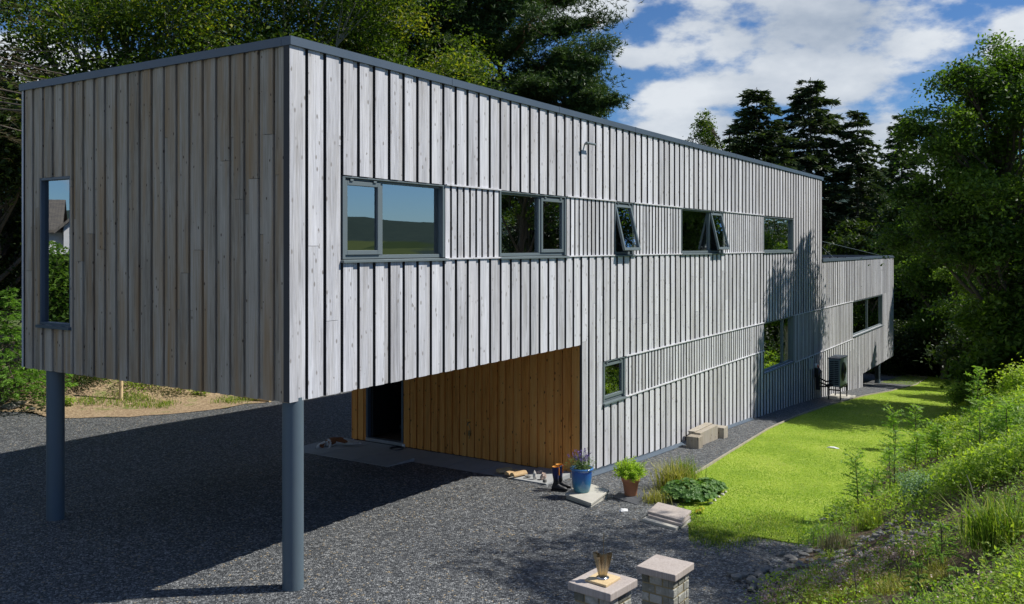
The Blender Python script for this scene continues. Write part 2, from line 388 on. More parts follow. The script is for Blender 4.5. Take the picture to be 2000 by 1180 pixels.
M['leaf_dark'] = foliage('dark_leaves', (.012, .026, .006), (.035, .062, .012), (.07, .11, .02), .35)
M['needle_pine'] = foliage('pine_needles', (.024, .050, .014), (.062, .115, .030), (.13, .20, .05), .22)
M['needle_spruce'] = foliage('spruce_needles', (.028, .050, .018), (.065, .10, .034), (.12, .17, .055), .2)
M['needle_old'] = foliage('bare_spruce_twigs', (.05, .040, .022), (.11, .085, .04), (.17, .15, .06), .15)
M['needle_bright'] = foliage('young_spruce_needles', (.10, .21, .035), (.22, .40, .065), (.36, .56, .12), .35)
M['weed'] = foliage('weed_leaves', (.09, .16, .022), (.25, .37, .045), (.42, .53, .08), .5, yellow=(.55, .58, .15))
M['weed2'] = foliage('shrub_leaves', (.07, .15, .028), (.19, .33, .055), (.34, .48, .10), .5)
M['bluegreen'] = foliage('bluegreen_leaves', (.07, .15, .07), (.17, .30, .15), (.33, .48, .28), .3)
M['mint'] = foliage('lime_herb_leaves', (.16, .28, .02), (.34, .50, .05), (.52, .64, .08), .45)
M['lavleaf'] = foliage('lavender_leaves', (.08, .13, .05), (.17, .25, .10), (.27, .36, .16), .3)
M['mantle'] = foliage('mantle_leaves', (.06, .14, .03), (.13, .26, .06), (.25, .38, .11), .3)
M['grass'] = foliage('grass_blades', (.06, .12, .012), (.17, .28, .03), (.33, .40, .07), .35, yellow=(.46, .44, .16))
M['turf'] = foliage('turf_blades', (.14, .25, .02), (.31, .45, .04), (.50, .58, .11), .35, yellow=(.58, .55, .24))
M['straw'] = foliage('straw_blades', (.13, .15, .03), (.34, .34, .08), (.52, .46, .16), .35)
M['purple'] = foliage('lavender_flowers', (.10, .06, .25), (.18, .11, .42), (.30, .20, .60), .2)
M['pink'] = foliage('pale_pink_flowers', (.45, .28, .30), (.62, .44, .44), (.75, .66, .64), .2)
M['yellowf'] = foliage('yellow_flowers', (.6, .45, .03), (.75, .6, .08), (.8, .7, .2), .2)
M['orangef'] = foliage('orange_flowers', (.7, .22, .02), (.8, .35, .04), (.85, .5, .1), .2)
M['redf'] = foliage('red_flowers', (.5, .01, .01), (.65, .02, .02), (.7, .05, .04), .1)
M['heather'] = foliage('pale_heather', (.14, .13, .08), (.30, .28, .19), (.46, .44, .34), .2)
M['rock'] = plain('grey_rock', (.20, .195, .18), .9, 0, .35, 7, .6)
M['paleroc'] = plain('pale_rock', (.60, .57, .52), .85, 0, .15, 9, .4)
M['pinkrock'] = plain('pink_rock', (.50, .37, .30), .85, 0, .2, 9, .4)

# ------------------------------------------------------------------ ground
def region(name, poly, zoff, mat, kind, step=.6, label=None, cat=None, keep_out=None):
    """a sheet draped on the terrain inside a polygon given in (t, s)"""
    pts = []
    for i, a in enumerate(poly):
        b = poly[(i+1) % len(poly)]; n = max(1, int(math.hypot(b[0]-a[0], b[1]-a[1])/step))
        for k in range(n): pts.append(Vector((a[0]+(b[0]-a[0])*k/n, a[1]+(b[1]-a[1])*k/n)))
    nb = len(pts); ed = [(i, (i+1) % nb) for i in range(nb)]
    t0 = min(p[0] for p in poly); t1 = max(p[0] for p in poly); s0 = min(p[1] for p in poly); s1 = max(p[1] for p in poly)
    rr = random.Random(3); v = list(pts); t = t0
    def inside(x, y):
        c = False
        for i in range(len(poly)):
            (x1, y1), (x2, y2) = poly[i], poly[i-1]
            if (y1 > y) != (y2 > y) and x < (x2-x1)*(y-y1)/(y2-y1)+x1: c = not c
        return c
    while t < t1:
        s = s0
        while s < s1:
            a, b = t+rr.uniform(-.1, .1)*step, s+rr.uniform(-.1, .1)*step
            if inside(a, b): v.append(Vector((a, b)))
            s += step
        t += step
    V, _, F, *_ = delaunay_2d_cdt(v, ed, [], 1, 1e-4)
    mb = MB(); vv = []
    for p in V:
        x, y = XY(p.x, p.y); vv.append((x, y, ground(x, y)+zoff))
    F = [f if (Vector(vv[f[1]])-Vector(vv[f[0]])).cross(Vector(vv[f[2]])-Vector(vv[f[0]])).z > 0 else f[::-1] for f in F]
    mb.add(vv, np.array(F)); o = mb.build(name, mat, smooth=True, loc=(0, 0, 0)); tag(o, label, cat, kind=kind); return o
def wob(pts, amp, seed, step=.5):
    r = random.Random(seed); out = []
    for (a, b) in zip(pts, pts[1:]):
        n = max(1, int(math.hypot(b[0]-a[0], b[1]-a[1])/step))
        for k in range(n):
            out.append((a[0]+(b[0]-a[0])*k/n+r.uniform(-amp, amp), a[1]+(b[1]-a[1])*k/n+r.uniform(-amp, amp)))
    out.append(pts[-1]); return out
def base_ground():
    n = 230; u = np.linspace(-1, 1, n); w = np.sinh(u*6.2)/np.sinh(6.2)*2600
    V = []; 
    for y in w:
        for x in w:
            r = math.hypot(x, y); V.append((x, y, ground(x, y)-.38*(1-sm((r-75)/30))))
    F = [[j*n+i, j*n+i+1, (j+1)*n+i+1, (j+1)*n+i] for j in range(n-1) for i in range(n-1)]
    mb = MB(); mb.add(V, F); o = mb.build('ground', M['country'], smooth=True, loc=(0, 0, 0)); tag(o, 'rolling farmland and wooded hills around the house', None, kind='structure')
base_ground()
def tsat(px, py): p = at(px, py); return TSof(p.x, p.y)
edge_px = [(1340, 938), (1362, 925), (1420, 889), (1500, 840), (1560, 813), (1640, 787), (1690, 774), (1740, 765), (1790, 752), (1812, 738)]
EDGE = [tsat(*p) for p in edge_px]
EDGE += [(EDGE[-1][0]+1.2, -.6), (EDGE[-1][0]+1.6, -7.5)]
left_px = [(0, 802), (60, 808), (110, 816), (246, 815), (442, 797), (545, 780)]
LEFT = [tsat(*p) for p in left_px]
def foot(t): return lerp(SF, t)
drive = [(-14, 6.6), (-8, 6.4), (0, 6.2), (5.0, 5.6), (8, 4.9), (8.5, 3.5), (8.6, 2.2), EDGE[0]]
drive += [(a, b+.04) for a, b in EDGE[1:]]
drive += [(EDGE[-1][0], -14.5), (22, -14.5), (LEFT[-1][0]+3, -13.5)]+wob(LEFT[::-1], .12, 3)+[(0, -20), (-10, -22), (-26, -18), (-26, 5.9)]
region('gravel_drive', drive, 0, M['gravel'], 'structure', .55, 'dark grey crushed stone drive running under and beside the house')
lawnp = [EDGE[0]]+EDGE[1:]+[(47.5, -7.5), (48, 3.6)]+[(t, foot(t)+.5) for t in (44, 40, 36, 32, 28, 24, 20, 16, 12, 9)]+[(7, 5.1), (5.9, 4.9)]
lawnp = lawnp+wob([(5.45, 4.6), (5.35, 4.0), (5.3, 3.1), (6.2, 2.6), (7.4, 2.0)], .2, 7, .22)
region('lawn', lawnp, .010, M['lawn'], 'structure', .6, 'mown bright green lawn sloping down beside the house')
bank = [(t, foot(t)+.02) for t in np.arange(-8, 48, 1.)]
bank = wob(bank, .14, 9, 1)+[(49, 3), (49, 16), (-14, 16), (-14, 5.3)]
region('bank', bank, .05, M['banksoil'], 'structure', .5, 'overgrown earth bank rising on the right')
sb = [(a, b) for a, b in wob(LEFT, .15, 12)]
region('earth_verge', [(sb[0][0]-6, sb[0][1]-1)]+[(a, b+.05) for a, b in sb]+[(sb[-1][0]+1.5, sb[-1][1]-1.2), (17, -14), (26, -14), (38, -14), (38, -26), (-4, -27)], .012, M['soil'], 'structure', .6, 'bare sandy earth verge with weeds behind the drive')
# timber edging of the lawn
def edging():
    mb = MB()
    for (a, b) in zip(EDGE[:-2], EDGE[1:-1]):
        n = max(1, int((b[0]-a[0])/1.2))
        for k in range(n):
            p = [a[i]+(b[i]-a[i])*k/n for i in (0, 1)]; q = [a[i]+(b[i]-a[i])*(k+1)/n for i in (0, 1)]
            (x0, y0), (x1, y1) = XY(*p), XY(*q); d = Vector((x1-x0, y1-y0)).normalized(); w = Vector((-d.y, d.x))*.011
            z0, z1 = ground(x0, y0), ground(x1, y1); tone = RNG.random()
            mb.box8([(x0-w.x, y0-w.y, z0-.05), (x1-w.x, y1-w.y, z1-.05), (x1+w.x, y1+w.y, z1-.05), (x0+w.x, y0+w.y, z0-.05),
                     (x0-w.x, y0-w.y, z0+.055), (x1-w.x, y1-w.y, z1+.055), (x1+w.x, y1+w.y, z1+.055), (x0+w.x, y0+w.y, z0+.055)], tone)
    tag(mb.build('edging_board', M['oldwood']), 'thin timber board edging between the lawn and the gravel strip', 'edging')
edging()

# ------------------------------------------------------------------ the house
ZT, ZH, ZS, ZB = 6.56, 5.06, 3.96, 2.28         # wall top, window head, sill, soffit
TE, TX, DEP = 25.87, 40.57, 5.83                # end of upper storey, end of lower wing, depth
TG = 7.34                                        # where the ground storey starts
house = empty('timber_house', P(0, 0, 0), 'long two storey house clad in silvery vertical boards, front end raised on round posts', 'house')
def boards(mb, axis, a0, a1, z0, z1, pitch, holes=(), frac=.60, rise=.022, back=0., jitter=.12, seed=1, joints=True, groove=.105, edge=True):
    """board-on-board cladding. axis 'L': along t, facing +s.  'F': along s (given as distance from the corner), facing -t;
       other axes: ('T', t) faces -t at that t ; ('B', s) faces -s"""
    r = random.Random(seed); n = max(1, round((a1-a0)/pitch)); p = (a1-a0)/n
    strips = []
    for i in range(n):
        a = a0+i*p; w = p*frac*(1+r.uniform(-jitter, jitter)*.6)
        gv = p*groove
        strips.append((a, a+w, rise+r.uniform(-.002, .002))); strips.append((a+w, a+p-gv, 0.))
        if gv: strips.append((a+p-gv, a+p, -.055))
    for (a, b, h) in strips:
        cuts = sorted({a, b, *[e for q in holes for e in q[:2] if a < e < b]})
        for c, d in zip(cuts, cuts[1:]):
            m = (c+d)/2
            zz0 = z0(m) if callable(z0) else z0; zz1 = z1(m) if callable(z1) else z1
            iv = [(zz0, zz1)]
            for (h0, h1, y0, y1) in holes:
                if h0 <= m <= h1:
                    iv = [x for (u, v) in iv for x in ((u, min(v, y0)), (max(u, y1), v)) if x[1]-x[0] > .01]
            for (u, v) in iv:
                zs = [u]
                if joints and v-u > 2 and r.random() < .6: zs.append(u+(v-u)*r.uniform(.2, .8))
                zs.append(v)
                for j, (e, f) in enumerate(zip(zs, zs[1:])):
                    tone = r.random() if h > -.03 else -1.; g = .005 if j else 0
                    hh = h+ (.0015 if j else 0); ed = -.7 if tone >= 0 and edge else tone  # negative tones paint shade on groove floors and board sides
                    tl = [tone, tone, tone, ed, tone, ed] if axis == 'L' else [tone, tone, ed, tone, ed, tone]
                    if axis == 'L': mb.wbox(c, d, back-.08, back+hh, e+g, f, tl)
                    elif axis == 'F': mb.wbox(-hh, .08, -d, -c, e+g, f, tl)
                    elif axis[0] == 'T': mb.wbox(axis[1]-hh, axis[1]+.08, -d, -c, e+g, f, tl)
                    elif axis[0] == 'E': mb.wbox(axis[1]-.03, axis[1]+hh, -d, -c, e+g, f, tl)
                    elif axis[0] == 'B': mb.wbox(c, d, axis[1]-hh, axis[1]+.03, e+g, f, tl)
HOLES = dict(w1=(.88, 3.05, 3.98, 5.05), w2=(4.53, 6.75, 3.98, 5.05), w3=(8.77, 9.65, 3.98, 5.05), w4=(12.33, 15.25, 3.98, 5.05), w5=(18.8, 22.04, 3.98, 5.03),
             w6=(8.26, 9.25, 1.05, 1.86), w7=(18.8, 22.04, .38, 1.86), w8=(31.04, 37.56, .42, 1.84))
H = list(HOLES.values())
def gb(t): return lerp(GT, t)+.10-.11*sm((t-8)/9)       # bottom of the cladding follows the ground
mb = MB(); PT = .307; PN = .172
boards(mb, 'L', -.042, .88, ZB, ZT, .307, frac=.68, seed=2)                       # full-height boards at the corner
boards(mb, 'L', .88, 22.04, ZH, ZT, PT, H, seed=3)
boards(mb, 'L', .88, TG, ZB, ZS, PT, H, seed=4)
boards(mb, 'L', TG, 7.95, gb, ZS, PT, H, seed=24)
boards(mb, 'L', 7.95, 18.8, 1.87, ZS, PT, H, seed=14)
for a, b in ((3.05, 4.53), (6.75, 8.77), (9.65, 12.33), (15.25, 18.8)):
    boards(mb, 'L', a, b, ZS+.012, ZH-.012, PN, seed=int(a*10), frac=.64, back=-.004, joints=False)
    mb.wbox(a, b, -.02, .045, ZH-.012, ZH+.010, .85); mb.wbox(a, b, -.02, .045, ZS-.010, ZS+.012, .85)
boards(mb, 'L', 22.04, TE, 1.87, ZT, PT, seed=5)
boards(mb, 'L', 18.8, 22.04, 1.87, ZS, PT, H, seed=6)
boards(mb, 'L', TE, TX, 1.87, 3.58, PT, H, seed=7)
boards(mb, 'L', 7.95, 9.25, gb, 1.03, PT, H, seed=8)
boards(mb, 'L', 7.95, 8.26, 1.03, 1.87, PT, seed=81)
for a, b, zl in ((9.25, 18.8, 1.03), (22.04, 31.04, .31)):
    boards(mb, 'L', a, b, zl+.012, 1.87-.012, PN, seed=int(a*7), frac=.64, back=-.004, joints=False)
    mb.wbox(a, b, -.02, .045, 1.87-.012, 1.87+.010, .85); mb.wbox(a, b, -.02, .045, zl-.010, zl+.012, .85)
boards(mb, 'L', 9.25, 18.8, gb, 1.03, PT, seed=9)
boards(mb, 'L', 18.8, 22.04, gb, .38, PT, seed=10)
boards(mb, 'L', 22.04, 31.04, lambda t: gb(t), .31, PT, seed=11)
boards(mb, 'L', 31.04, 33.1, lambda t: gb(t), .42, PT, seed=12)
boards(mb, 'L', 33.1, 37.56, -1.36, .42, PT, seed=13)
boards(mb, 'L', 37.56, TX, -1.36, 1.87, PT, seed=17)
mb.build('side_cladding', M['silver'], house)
mb = MB(); FW = (4.55, 5.36, 2.96, 5.18)
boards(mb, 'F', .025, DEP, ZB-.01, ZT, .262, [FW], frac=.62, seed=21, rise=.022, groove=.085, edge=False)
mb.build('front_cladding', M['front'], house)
mb = MB()
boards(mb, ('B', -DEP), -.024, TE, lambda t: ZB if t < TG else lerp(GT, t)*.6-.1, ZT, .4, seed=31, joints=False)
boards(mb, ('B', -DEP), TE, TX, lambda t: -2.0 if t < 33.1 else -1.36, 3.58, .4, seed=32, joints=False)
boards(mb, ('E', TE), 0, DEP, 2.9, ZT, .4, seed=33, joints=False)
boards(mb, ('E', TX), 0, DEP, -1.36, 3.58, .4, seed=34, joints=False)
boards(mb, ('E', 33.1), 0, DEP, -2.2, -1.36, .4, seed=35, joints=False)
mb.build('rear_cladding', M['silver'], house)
# recessed entrance wall in warm, unweathered larch
DOOR = (4.32, 5.38, -.3, 2.3)
mb = MB(); boards(mb, ('T', TG), .03, DEP, lambda s: -.16, ZB-.02, .185, [DOOR], frac=.60, rise=.02, seed=41, joints=False, groove=.07, edge=False)
mb.build('entrance_wall', M['orange'], house)
# soffits, roofs, floors, inner structure
mb = MB(); mb.wbox(.04, TG-.04, -DEP+.04, -.05, ZB+.03, ZB+.07); mb.build('soffit', M['dark'], house)
mb = MB(); mb.wbox(33.12, TX-.04, -DEP+.04, -.05, -1.30, -1.26); mb.build('soffit', M['dark'], house)
mb = MB(); mb.wbox(.05, TE-.05, -DEP+.05, -.05, ZT-.25, ZT-.15); mb.wbox(TE+.04, TX-.05, -DEP+.05, -.05, 2.95, 3.0); mb.build('roof', M['roofing'], house)
def coping(mb, t0, t1, z, ends=(1, 1, 1, 1)):
    h = .105; w = .16; o = .052
    def strip(a, b, c, d, along):
        n = max(1, int(max(b-a, d-c)/3.0))
        for k in range(n):
            if along == 't': u0, u1 = a+(b-a)*k/n, a+(b-a)*(k+1)/n; mb.wbox(u0+.001, u1-.001, c, d, z, z+h, .5); 
            else: u0, u1 = c+(d-c)*k/n, c+(d-c)*(k+1)/n; mb.wbox(a, b, u0+.001, u1-.001, z, z+h, .5)
            if k:                                                   # folded joint cover
                if along == 't': mb.wbox(u0-.02, u0+.02, c-.004, d+.004, z-.004, z+h+.004)
                else: mb.wbox(a-.004, b+.004, u0-.02, u0+.02, z-.004, z+h+.004)
    if ends[0]: strip(t0-o, t1+o, o-w, o, 't')
    if ends[1]: strip(t0-o, t1+o, -DEP-o, -DEP-o+w, 't')
    if ends[2]: strip(t0-o, t0-o+w, -DEP-o+w+.002, o-w-.002, 's')
    if ends[3]: strip(t1+o-w, t1+o, -DEP-o+w+.002, o-w-.002, 's')
mb = MB(); coping(mb, 0, TE, ZT-.012); mb.build('coping', M['metal'], house)
mb = MB(); coping(mb, TE+.06, TX, 3.575, (1, 1, 0, 1)); mb.build('coping', M['metal'], house)
mb = MB()                                               # flashing under the cladding, beside the gravel
t = TG+.02
while t < 17.5:
    z = lerp(GT, t); z2 = lerp(GT, t+.3)
    mb.box8([P(t, .012, z-.15), P(t+.3, .012, z2-.15), P(t+.3, -.03, z2-.15), P(t, -.03, z-.15), P(t, .012, gb(t)-.004), P(t+.3, .012, gb(t+.3)-.004), P(t+.3, -.03, gb(t+.3)-.004), P(t, -.03, gb(t)-.004)]); t += .3
t = TG
while t < 17.5:
    mb.box8([P(t, .12, lerp(GT, t)+.004), P(t+.3, .12, lerp(GT, t+.3)+.004), P(t+.3, .0125, lerp(GT, t+.3)+.05), P(t, .0125, lerp(GT, t)+.05),
             P(t, .12, lerp(GT, t)+.012), P(t+.3, .12, lerp(GT, t+.3)+.012), P(t+.3, .0125, lerp(GT, t+.3)+.06), P(t, .0125, lerp(GT, t)+.06)]); t += .3
mb.wbox(TG+.05, 33, -.6, -.05, -2.6, -1.2)
mb.build('base_flashing', M['metal'], house)
def post(t, s, z0, z1, r=.128):
    mb = MB(); x, y = XY(t, s)
    mb.lathe((x, y, 0), [(r, z0-.3), (r, z0+.9), (r, z1-.9), (r, z1)], 40)
    mb.build('post', M['steel'], house, smooth=True)
post(.13, -.10, 0, ZB+.04); post(.13, -5.19, 0, ZB+.04)
post(37.5, -.2, -2.4, -1.28); post(37.5, -5.4, -2.4, -1.28)
# windows on the long side. lights: list of (t0, t1, kind) kind 'fix' | 'sash' | 'open'
def bar(mb, a, b, c, d, s0, s1): mb.wbox(a, b, s0, s1, c, d)
def window(h, lights, seed=0):
    t0, t1, z0, z1 = h; fw = .05; mb = MB()
    S0, S1 = -.10, -.035                         # frame depth range
    bar(mb, t0, t0+fw, z0, z1, S0, S1+.045); bar(mb, t1-fw, t1, z0, z1, S0, S1+.045)
    bar(mb, t0+fw, t1-fw, z1-fw, z1, S0, S1); bar(mb, t0+fw, t1-fw, z0, z0+fw, S0, S1)
    for (a, b, k) in lights[1:]: bar(mb, a-.028, a+.028, z0+fw, z1-fw, S0, S1+.004)
    mb.wbox(t0, t1, -.034, .012, z1-.02, z1-.001)               # head trim
    w = mb.build('window', M['frame'], house); bevel(w, .004)
    sill = MB(); sill.box8([P(t0-.03, .06, z0-.045), P(t1+.03, .06, z0-.045), P(t1+.03, -.10, z0-.045), P(t0-.03, -.10, z0-.045), P(t0-.03, .06, z0-.018), P(t1+.03, .06, z0-.018), P(t1+.03, -.10, z0-.001), P(t0-.03, -.10, z0-.001)])
    sill.build('sill', M['frame'], w)
    for i, (a, b, k) in enumerate(lights):
        la = a+(fw if i == 0 else .028); lb = b-(fw if i == len(lights)-1 else .028); c, d = z0+fw, z1-fw
        if k == 'fix':
            g = MB(); g.quad(P(la, -.075, c), P(lb, -.075, c), P(lb, -.075, d), P(la, -.075, d)); g.build('pane', M['glass'], w)
        else:
            ang = math.radians(13.5 if k == 'open' else 0); q = .062
            def R(tt, ss, zz):                    # rotate about the head hinge
                dz = zz-d; ds = ss+.03; return P(tt, -.03+ds*math.cos(ang)-dz*math.sin(ang), d+ds*math.sin(ang)+dz*math.cos(ang))
            sh = MB()
            def rb(a_, b_, c_, d_, s0=-.065, s1=-.012):
                sh.box8([R(a_, s1, c_), R(b_, s1, c_), R(b_, s0, c_), R(a_, s0, c_), R(a_, s1, d_), R(b_, s1, d_), R(b_, s0, d_), R(a_, s0, d_)])
            e = .004; rb(la+e, la+q, c+e, d-e); rb(lb-q, lb-e, c+e, d-e); rb(la+q, lb-q, d-q, d-e); rb(la+q, lb-q, c+e, c+q)
            rb(la+.1, la+.16, d-.012, d+.018, -.02, 0.004); rb(lb-.16, lb-.1, d-.012, d+.018, -.02, 0.004)       # vents / hinges
            so_ = sh.build('sash', M['frame'], w); bevel(so_, .005)
            g = MB(); g.quad(R(la+q, -.045, c+q), R(lb-q, -.045, c+q), R(lb-q, -.045, d-q), R(la+q, -.045, d-q)); g.build('pane', M['glass'], w)
            if k == 'open':
                for tt in (la+.03, lb-.03):
                    ar = MB(); ar.tube([P(tt, -.06, c+.25), R(tt, -.05, c+.08)], .008, 6); ar.build('stay_arm', M['darkmetal'], w)
    # the room behind: a plain plastered box open towards the window
    m2 = 1.0; r0, r1, y0, y1 = t0-m2*.35, t1+m2*.35, z0-.55, z1+.22; dp = -3.4; rm = MB()
    rm.quad(P(r0, dp, y0), P(r1, dp, y0), P(r1, dp, y1), P(r0, dp, y1)); rm.quad(P(r0, -.12, y0), P(r0, dp, y0), P(r0, dp, y1), P(r0, -.12, y1))
    rm.quad(P(r1, -.12, y0), P(r1, dp, y0), P(r1, dp, y1), P(r1, -.12, y1)); rm.quad(P(r0, -.12, y1), P(r1, -.12, y1), P(r1, dp, y1), P(r0, dp, y1))
    rm.quad(P(r0, -.12, y0), P(r1, -.12, y0), P(r1, dp, y0), P(r0, dp, y0))
    for (a, b, c, d) in ((r0, t0+.01, y0, y1), (t1-.01, r1, y0, y1), (t0+.01, t1-.01, y0, z0+.01), (t0+.01, t1-.01, z1-.01, y1)):
        rm.wbox(a, b, -.16, -.12, c, d)
    rm.build('interior', M['plaster'], house)
    return w
window(HOLES['w1'], [(.88, 1.67, 'sash'), (1.67, 3.05, 'fix')])
window(HOLES['w2'], [(4.53, 5.86, 'fix'), (5.86, 6.75, 'sash')])
window(HOLES['w3'], [(8.77, 9.65, 'open')])
window(HOLES['w4'], [(12.33, 14.35, 'fix'), (14.35, 15.25, 'open')])
window(HOLES['w5'], [(18.8, 22.04, 'fix')])
window(HOLES['w6'], [(8.26, 9.25, 'sash')])
window(HOLES['w7'], [(18.8, 21.0, 'fix'), (21.0, 22.04, 'fix')])
window(HOLES['w8'], [(31.04, 34.3, 'fix'), (34.3, 37.56, 'fix')])
def front_window():
    a, b, c, d = FW; mb = MB()
    for (u, v, e, f) in ((a, a+.035, c, d), (b-.035, b, c, d), (a+.035, b-.035, c, c+.04), (a+.035, b-.035, d-.04, d)): mb.wbox(-.016, .10, -v, -u, e, f)
    w = mb.build('window', M['metal'], house); bevel(w, .004)
    s_ = MB(); s_.wbox(-.07, .1, -b-.03, -a+.03, c-.045, c-.002); s_.build('sill', M['metal'], w)
    g = MB(); g.quad(P(.045, -b+.034, c+.039), P(.045, -a-.034, c+.039), P(.045, -a-.034, d-.039), P(.045, -b+.034, d-.039)); g.build('pane', M['glass'], w)
    rm = MB(); y0, y1 = c-.3, d+.2; r0, r1 = -b-.4, -a+.4; q = .14; e = .7
    rm.quad(P(e, r0, y0), P(e, r1, y0), P(e, r1, y1), P(e, r0, y1)); rm.quad(P(q, r0, y0), P(e, r0, y0), P(e, r0, y1), P(q, r0, y1)); rm.quad(P(q, r1, y0), P(e, r1, y0), P(e, r1, y1), P(q, r1, y1))
    rm.quad(P(q, r0, y1), P(q, r1, y1), P(e, r1, y1), P(e, r0, y1)); rm.quad(P(q, r0, y0), P(q, r1, y0), P(e, r1, y0), P(e, r0, y0))
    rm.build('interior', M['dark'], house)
front_window()
# entrance hall behind the open door
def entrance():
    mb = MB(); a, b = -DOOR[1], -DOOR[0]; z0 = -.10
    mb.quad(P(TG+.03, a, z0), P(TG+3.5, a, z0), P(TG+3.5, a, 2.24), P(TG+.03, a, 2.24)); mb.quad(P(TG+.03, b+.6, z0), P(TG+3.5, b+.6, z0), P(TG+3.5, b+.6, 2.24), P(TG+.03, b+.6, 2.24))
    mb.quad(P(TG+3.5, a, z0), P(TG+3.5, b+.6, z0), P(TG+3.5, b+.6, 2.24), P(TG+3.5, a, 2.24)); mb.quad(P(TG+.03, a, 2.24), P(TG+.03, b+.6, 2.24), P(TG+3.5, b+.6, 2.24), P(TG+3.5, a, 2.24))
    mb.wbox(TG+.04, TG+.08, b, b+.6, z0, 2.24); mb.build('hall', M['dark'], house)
    mb = MB(); mb.quad(P(TG+.03, a, z0), P(TG+.03, b+.6, z0), P(TG+3.5, b+.6, z0), P(TG+3.5, a, z0)); mb.build('hall_floor', M['floorb'], house)
    mb = MB(); mb.wbox(TG+.3, TG+3.48, a+.003, a+.02, z0+.002, z0+.09); mb.wbox(TG+3.47, TG+3.49, a+.03, b+.5, z0+.002, z0+.09); mb.build('skirting', M['white'], house)
    mb = MB(); mb.wbox(TG-.03, TG+.10, a+.002, b-.002, -.155, -.085); th = mb.build('threshold', plain('aluminium', (.55, .57, .6), .35, .8), house)
    mb = MB()
    for u in (a+.001, b-.051): mb.wbox(TG-.015, TG+.09, u, u+.05, -.084, 2.25)
    door = mb.build('door_frame', M['metal'], house)
    mb = MB(); mb.wbox(TG+.09, TG+1.0, a+.06, a+.115, -.07, 2.18); leaf = mb.build('door', M['darkmetal'], house)
    mb = MB(); c = P(TG+.85, a+.12, .95); mb.tube([P(TG+.85, a+.11, .95), P(TG+.85, a+.17, .95), P(TG+.72, a+.17, .95)], .011, 8); mb.build('handle', plain('steel_handle', (.6, .6, .6), .3, 1), leaf)
    mb = MB()                                     # outside tap on the larch wall
    y = -2.55; mb.tube([P(TG-.03, y, .55), P(TG-.10, y, .55), P(TG-.12, y, .50)], .014, 8); mb.box(P(TG-.04, y, .33), (.05, .05, .10), YAW); mb.tube([P(TG-.06, y, .50), P(TG-.06, y+.04, .38), P(TG-.06, y, .22)], .008, 6)
    tp = mb.build('outside_tap', plain('brass', (.35, .26, .12), .4, .8), house)
    mb = MB(); mb.tube([P(TG-.07, y-.05, .60), P(TG-.07, y+.05, .60)], .012, 8, 1); mb.build('tap_handle', M['orangef'], tp)
    mb = MB(); mb.box(P(TG-.035, -3.95, 1.72), (.05, .12, .035), YAW); mb.build('wall_light', M['white'], house)
entrance()
def wall_bits():
    mb = MB(); mb.tube([P(7.45, .02, 6.09), P(7.45, .13, 6.09)], .022, 10); mb.tube([P(7.30, .13, 6.09), P(7.66, .13, 6.09)], .022, 10)
    mb.build('overflow_pipe', M['frame'], house)
    mb = MB(); mb.wbox(23.95, 24.2, .03, .10, -.12, .24); mb.build('meter_box', plain('pale_box', (.45, .50, .50), .5), house)
    for a, b in ((P(TE+.03, -.12, 4.35), P(37.4, -.12, 3.72)), (P(TE+.03, -.1, 4.2), P(28.2, -.1, 3.69))):
        mb = MB(); mb.tube([a, b], .008, 6); mb.build('stay_cable', M['frame'], house)
    # plinth so that the cladding never floats on the falling ground
    mb = MB(); mb.wbox(17.5, 33.05, -.2, -.045, -2.4, -1.0); mb.build('plinth', M['dark'], house)
wall_bits()

# ------------------------------------------------------------------ vegetation engine
def leaf_quads(mb, c, size, rng, up=.55, aspect=.5, tone=None, outward=None, axis=None):
    """rhombic leaves centred on c (N,3)"""
    n = len(c)
    nrm = rng.normal(size=(n, 3)); nrm[:, 2] = np.abs(nrm[:, 2])*(1+2*up)
    if outward is not None: nrm += outward*1.0
    nrm /= np.linalg.norm(nrm, axis=1)[:, None]+1e-9
    a = rng.normal(size=(n, 3)) if axis is None else axis+rng.normal(size=(n, 3))*.35
    a -= nrm*(a*nrm).sum(1)[:, None]; a /= np.linalg.norm(a, axis=1)[:, None]+1e-9
    b = np.cross(nrm, a)
    s = (size*(.65+.7*rng.random(n)))[:, None]
    v = np.empty((n, 4, 3)); v[:, 0] = c-a*s*.5; v[:, 1] = c+b*s*aspect*.5+a*s*.05; v[:, 2] = c+a*s*.5-nrm*s*.10; v[:, 3] = c-b*s*aspect*.5+a*s*.05
    f = np.arange(n*4).reshape(n, 4)
    if tone is None: tone = rng.random(n)
    mb.add(v.reshape(-1, 3), f, np.clip(tone, 0, 1))
def blades(mb, base, h, w, rng, lean=.35, tone=None, seg2=True):
    n = len(base); a = rng.random(n)*2*np.pi; d = np.stack([np.cos(a), np.sin(a), np.zeros(n)], 1)
    l = (lean*rng.random(n))[:, None]; hh = (h*(.55+.75*rng.random(n)))[:, None]
    side = np.stack([-d[:, 1], d[:, 0], np.zeros(n)], 1)*w*.5; up = np.array([0, 0, 1.])
    m = base+up*hh*.55+d*hh*l*.35; tip = base+up*hh*(1-.35*l)+d*hh*l*1.2
    v = np.stack([base-side, base+side, m+side*.8, m-side*.8, tip], 1)
    off = np.arange(n)[:, None]*5
    if tone is None: tone = rng.random(n)
    k = mb.n
    mb.add(v.reshape(-1, 3), (off+np.array([[0, 1, 2, 3]])), tone)
    mb.f.append(off+np.array([[3, 2, 4]])+k); mb.t.append(np.asarray(tone))
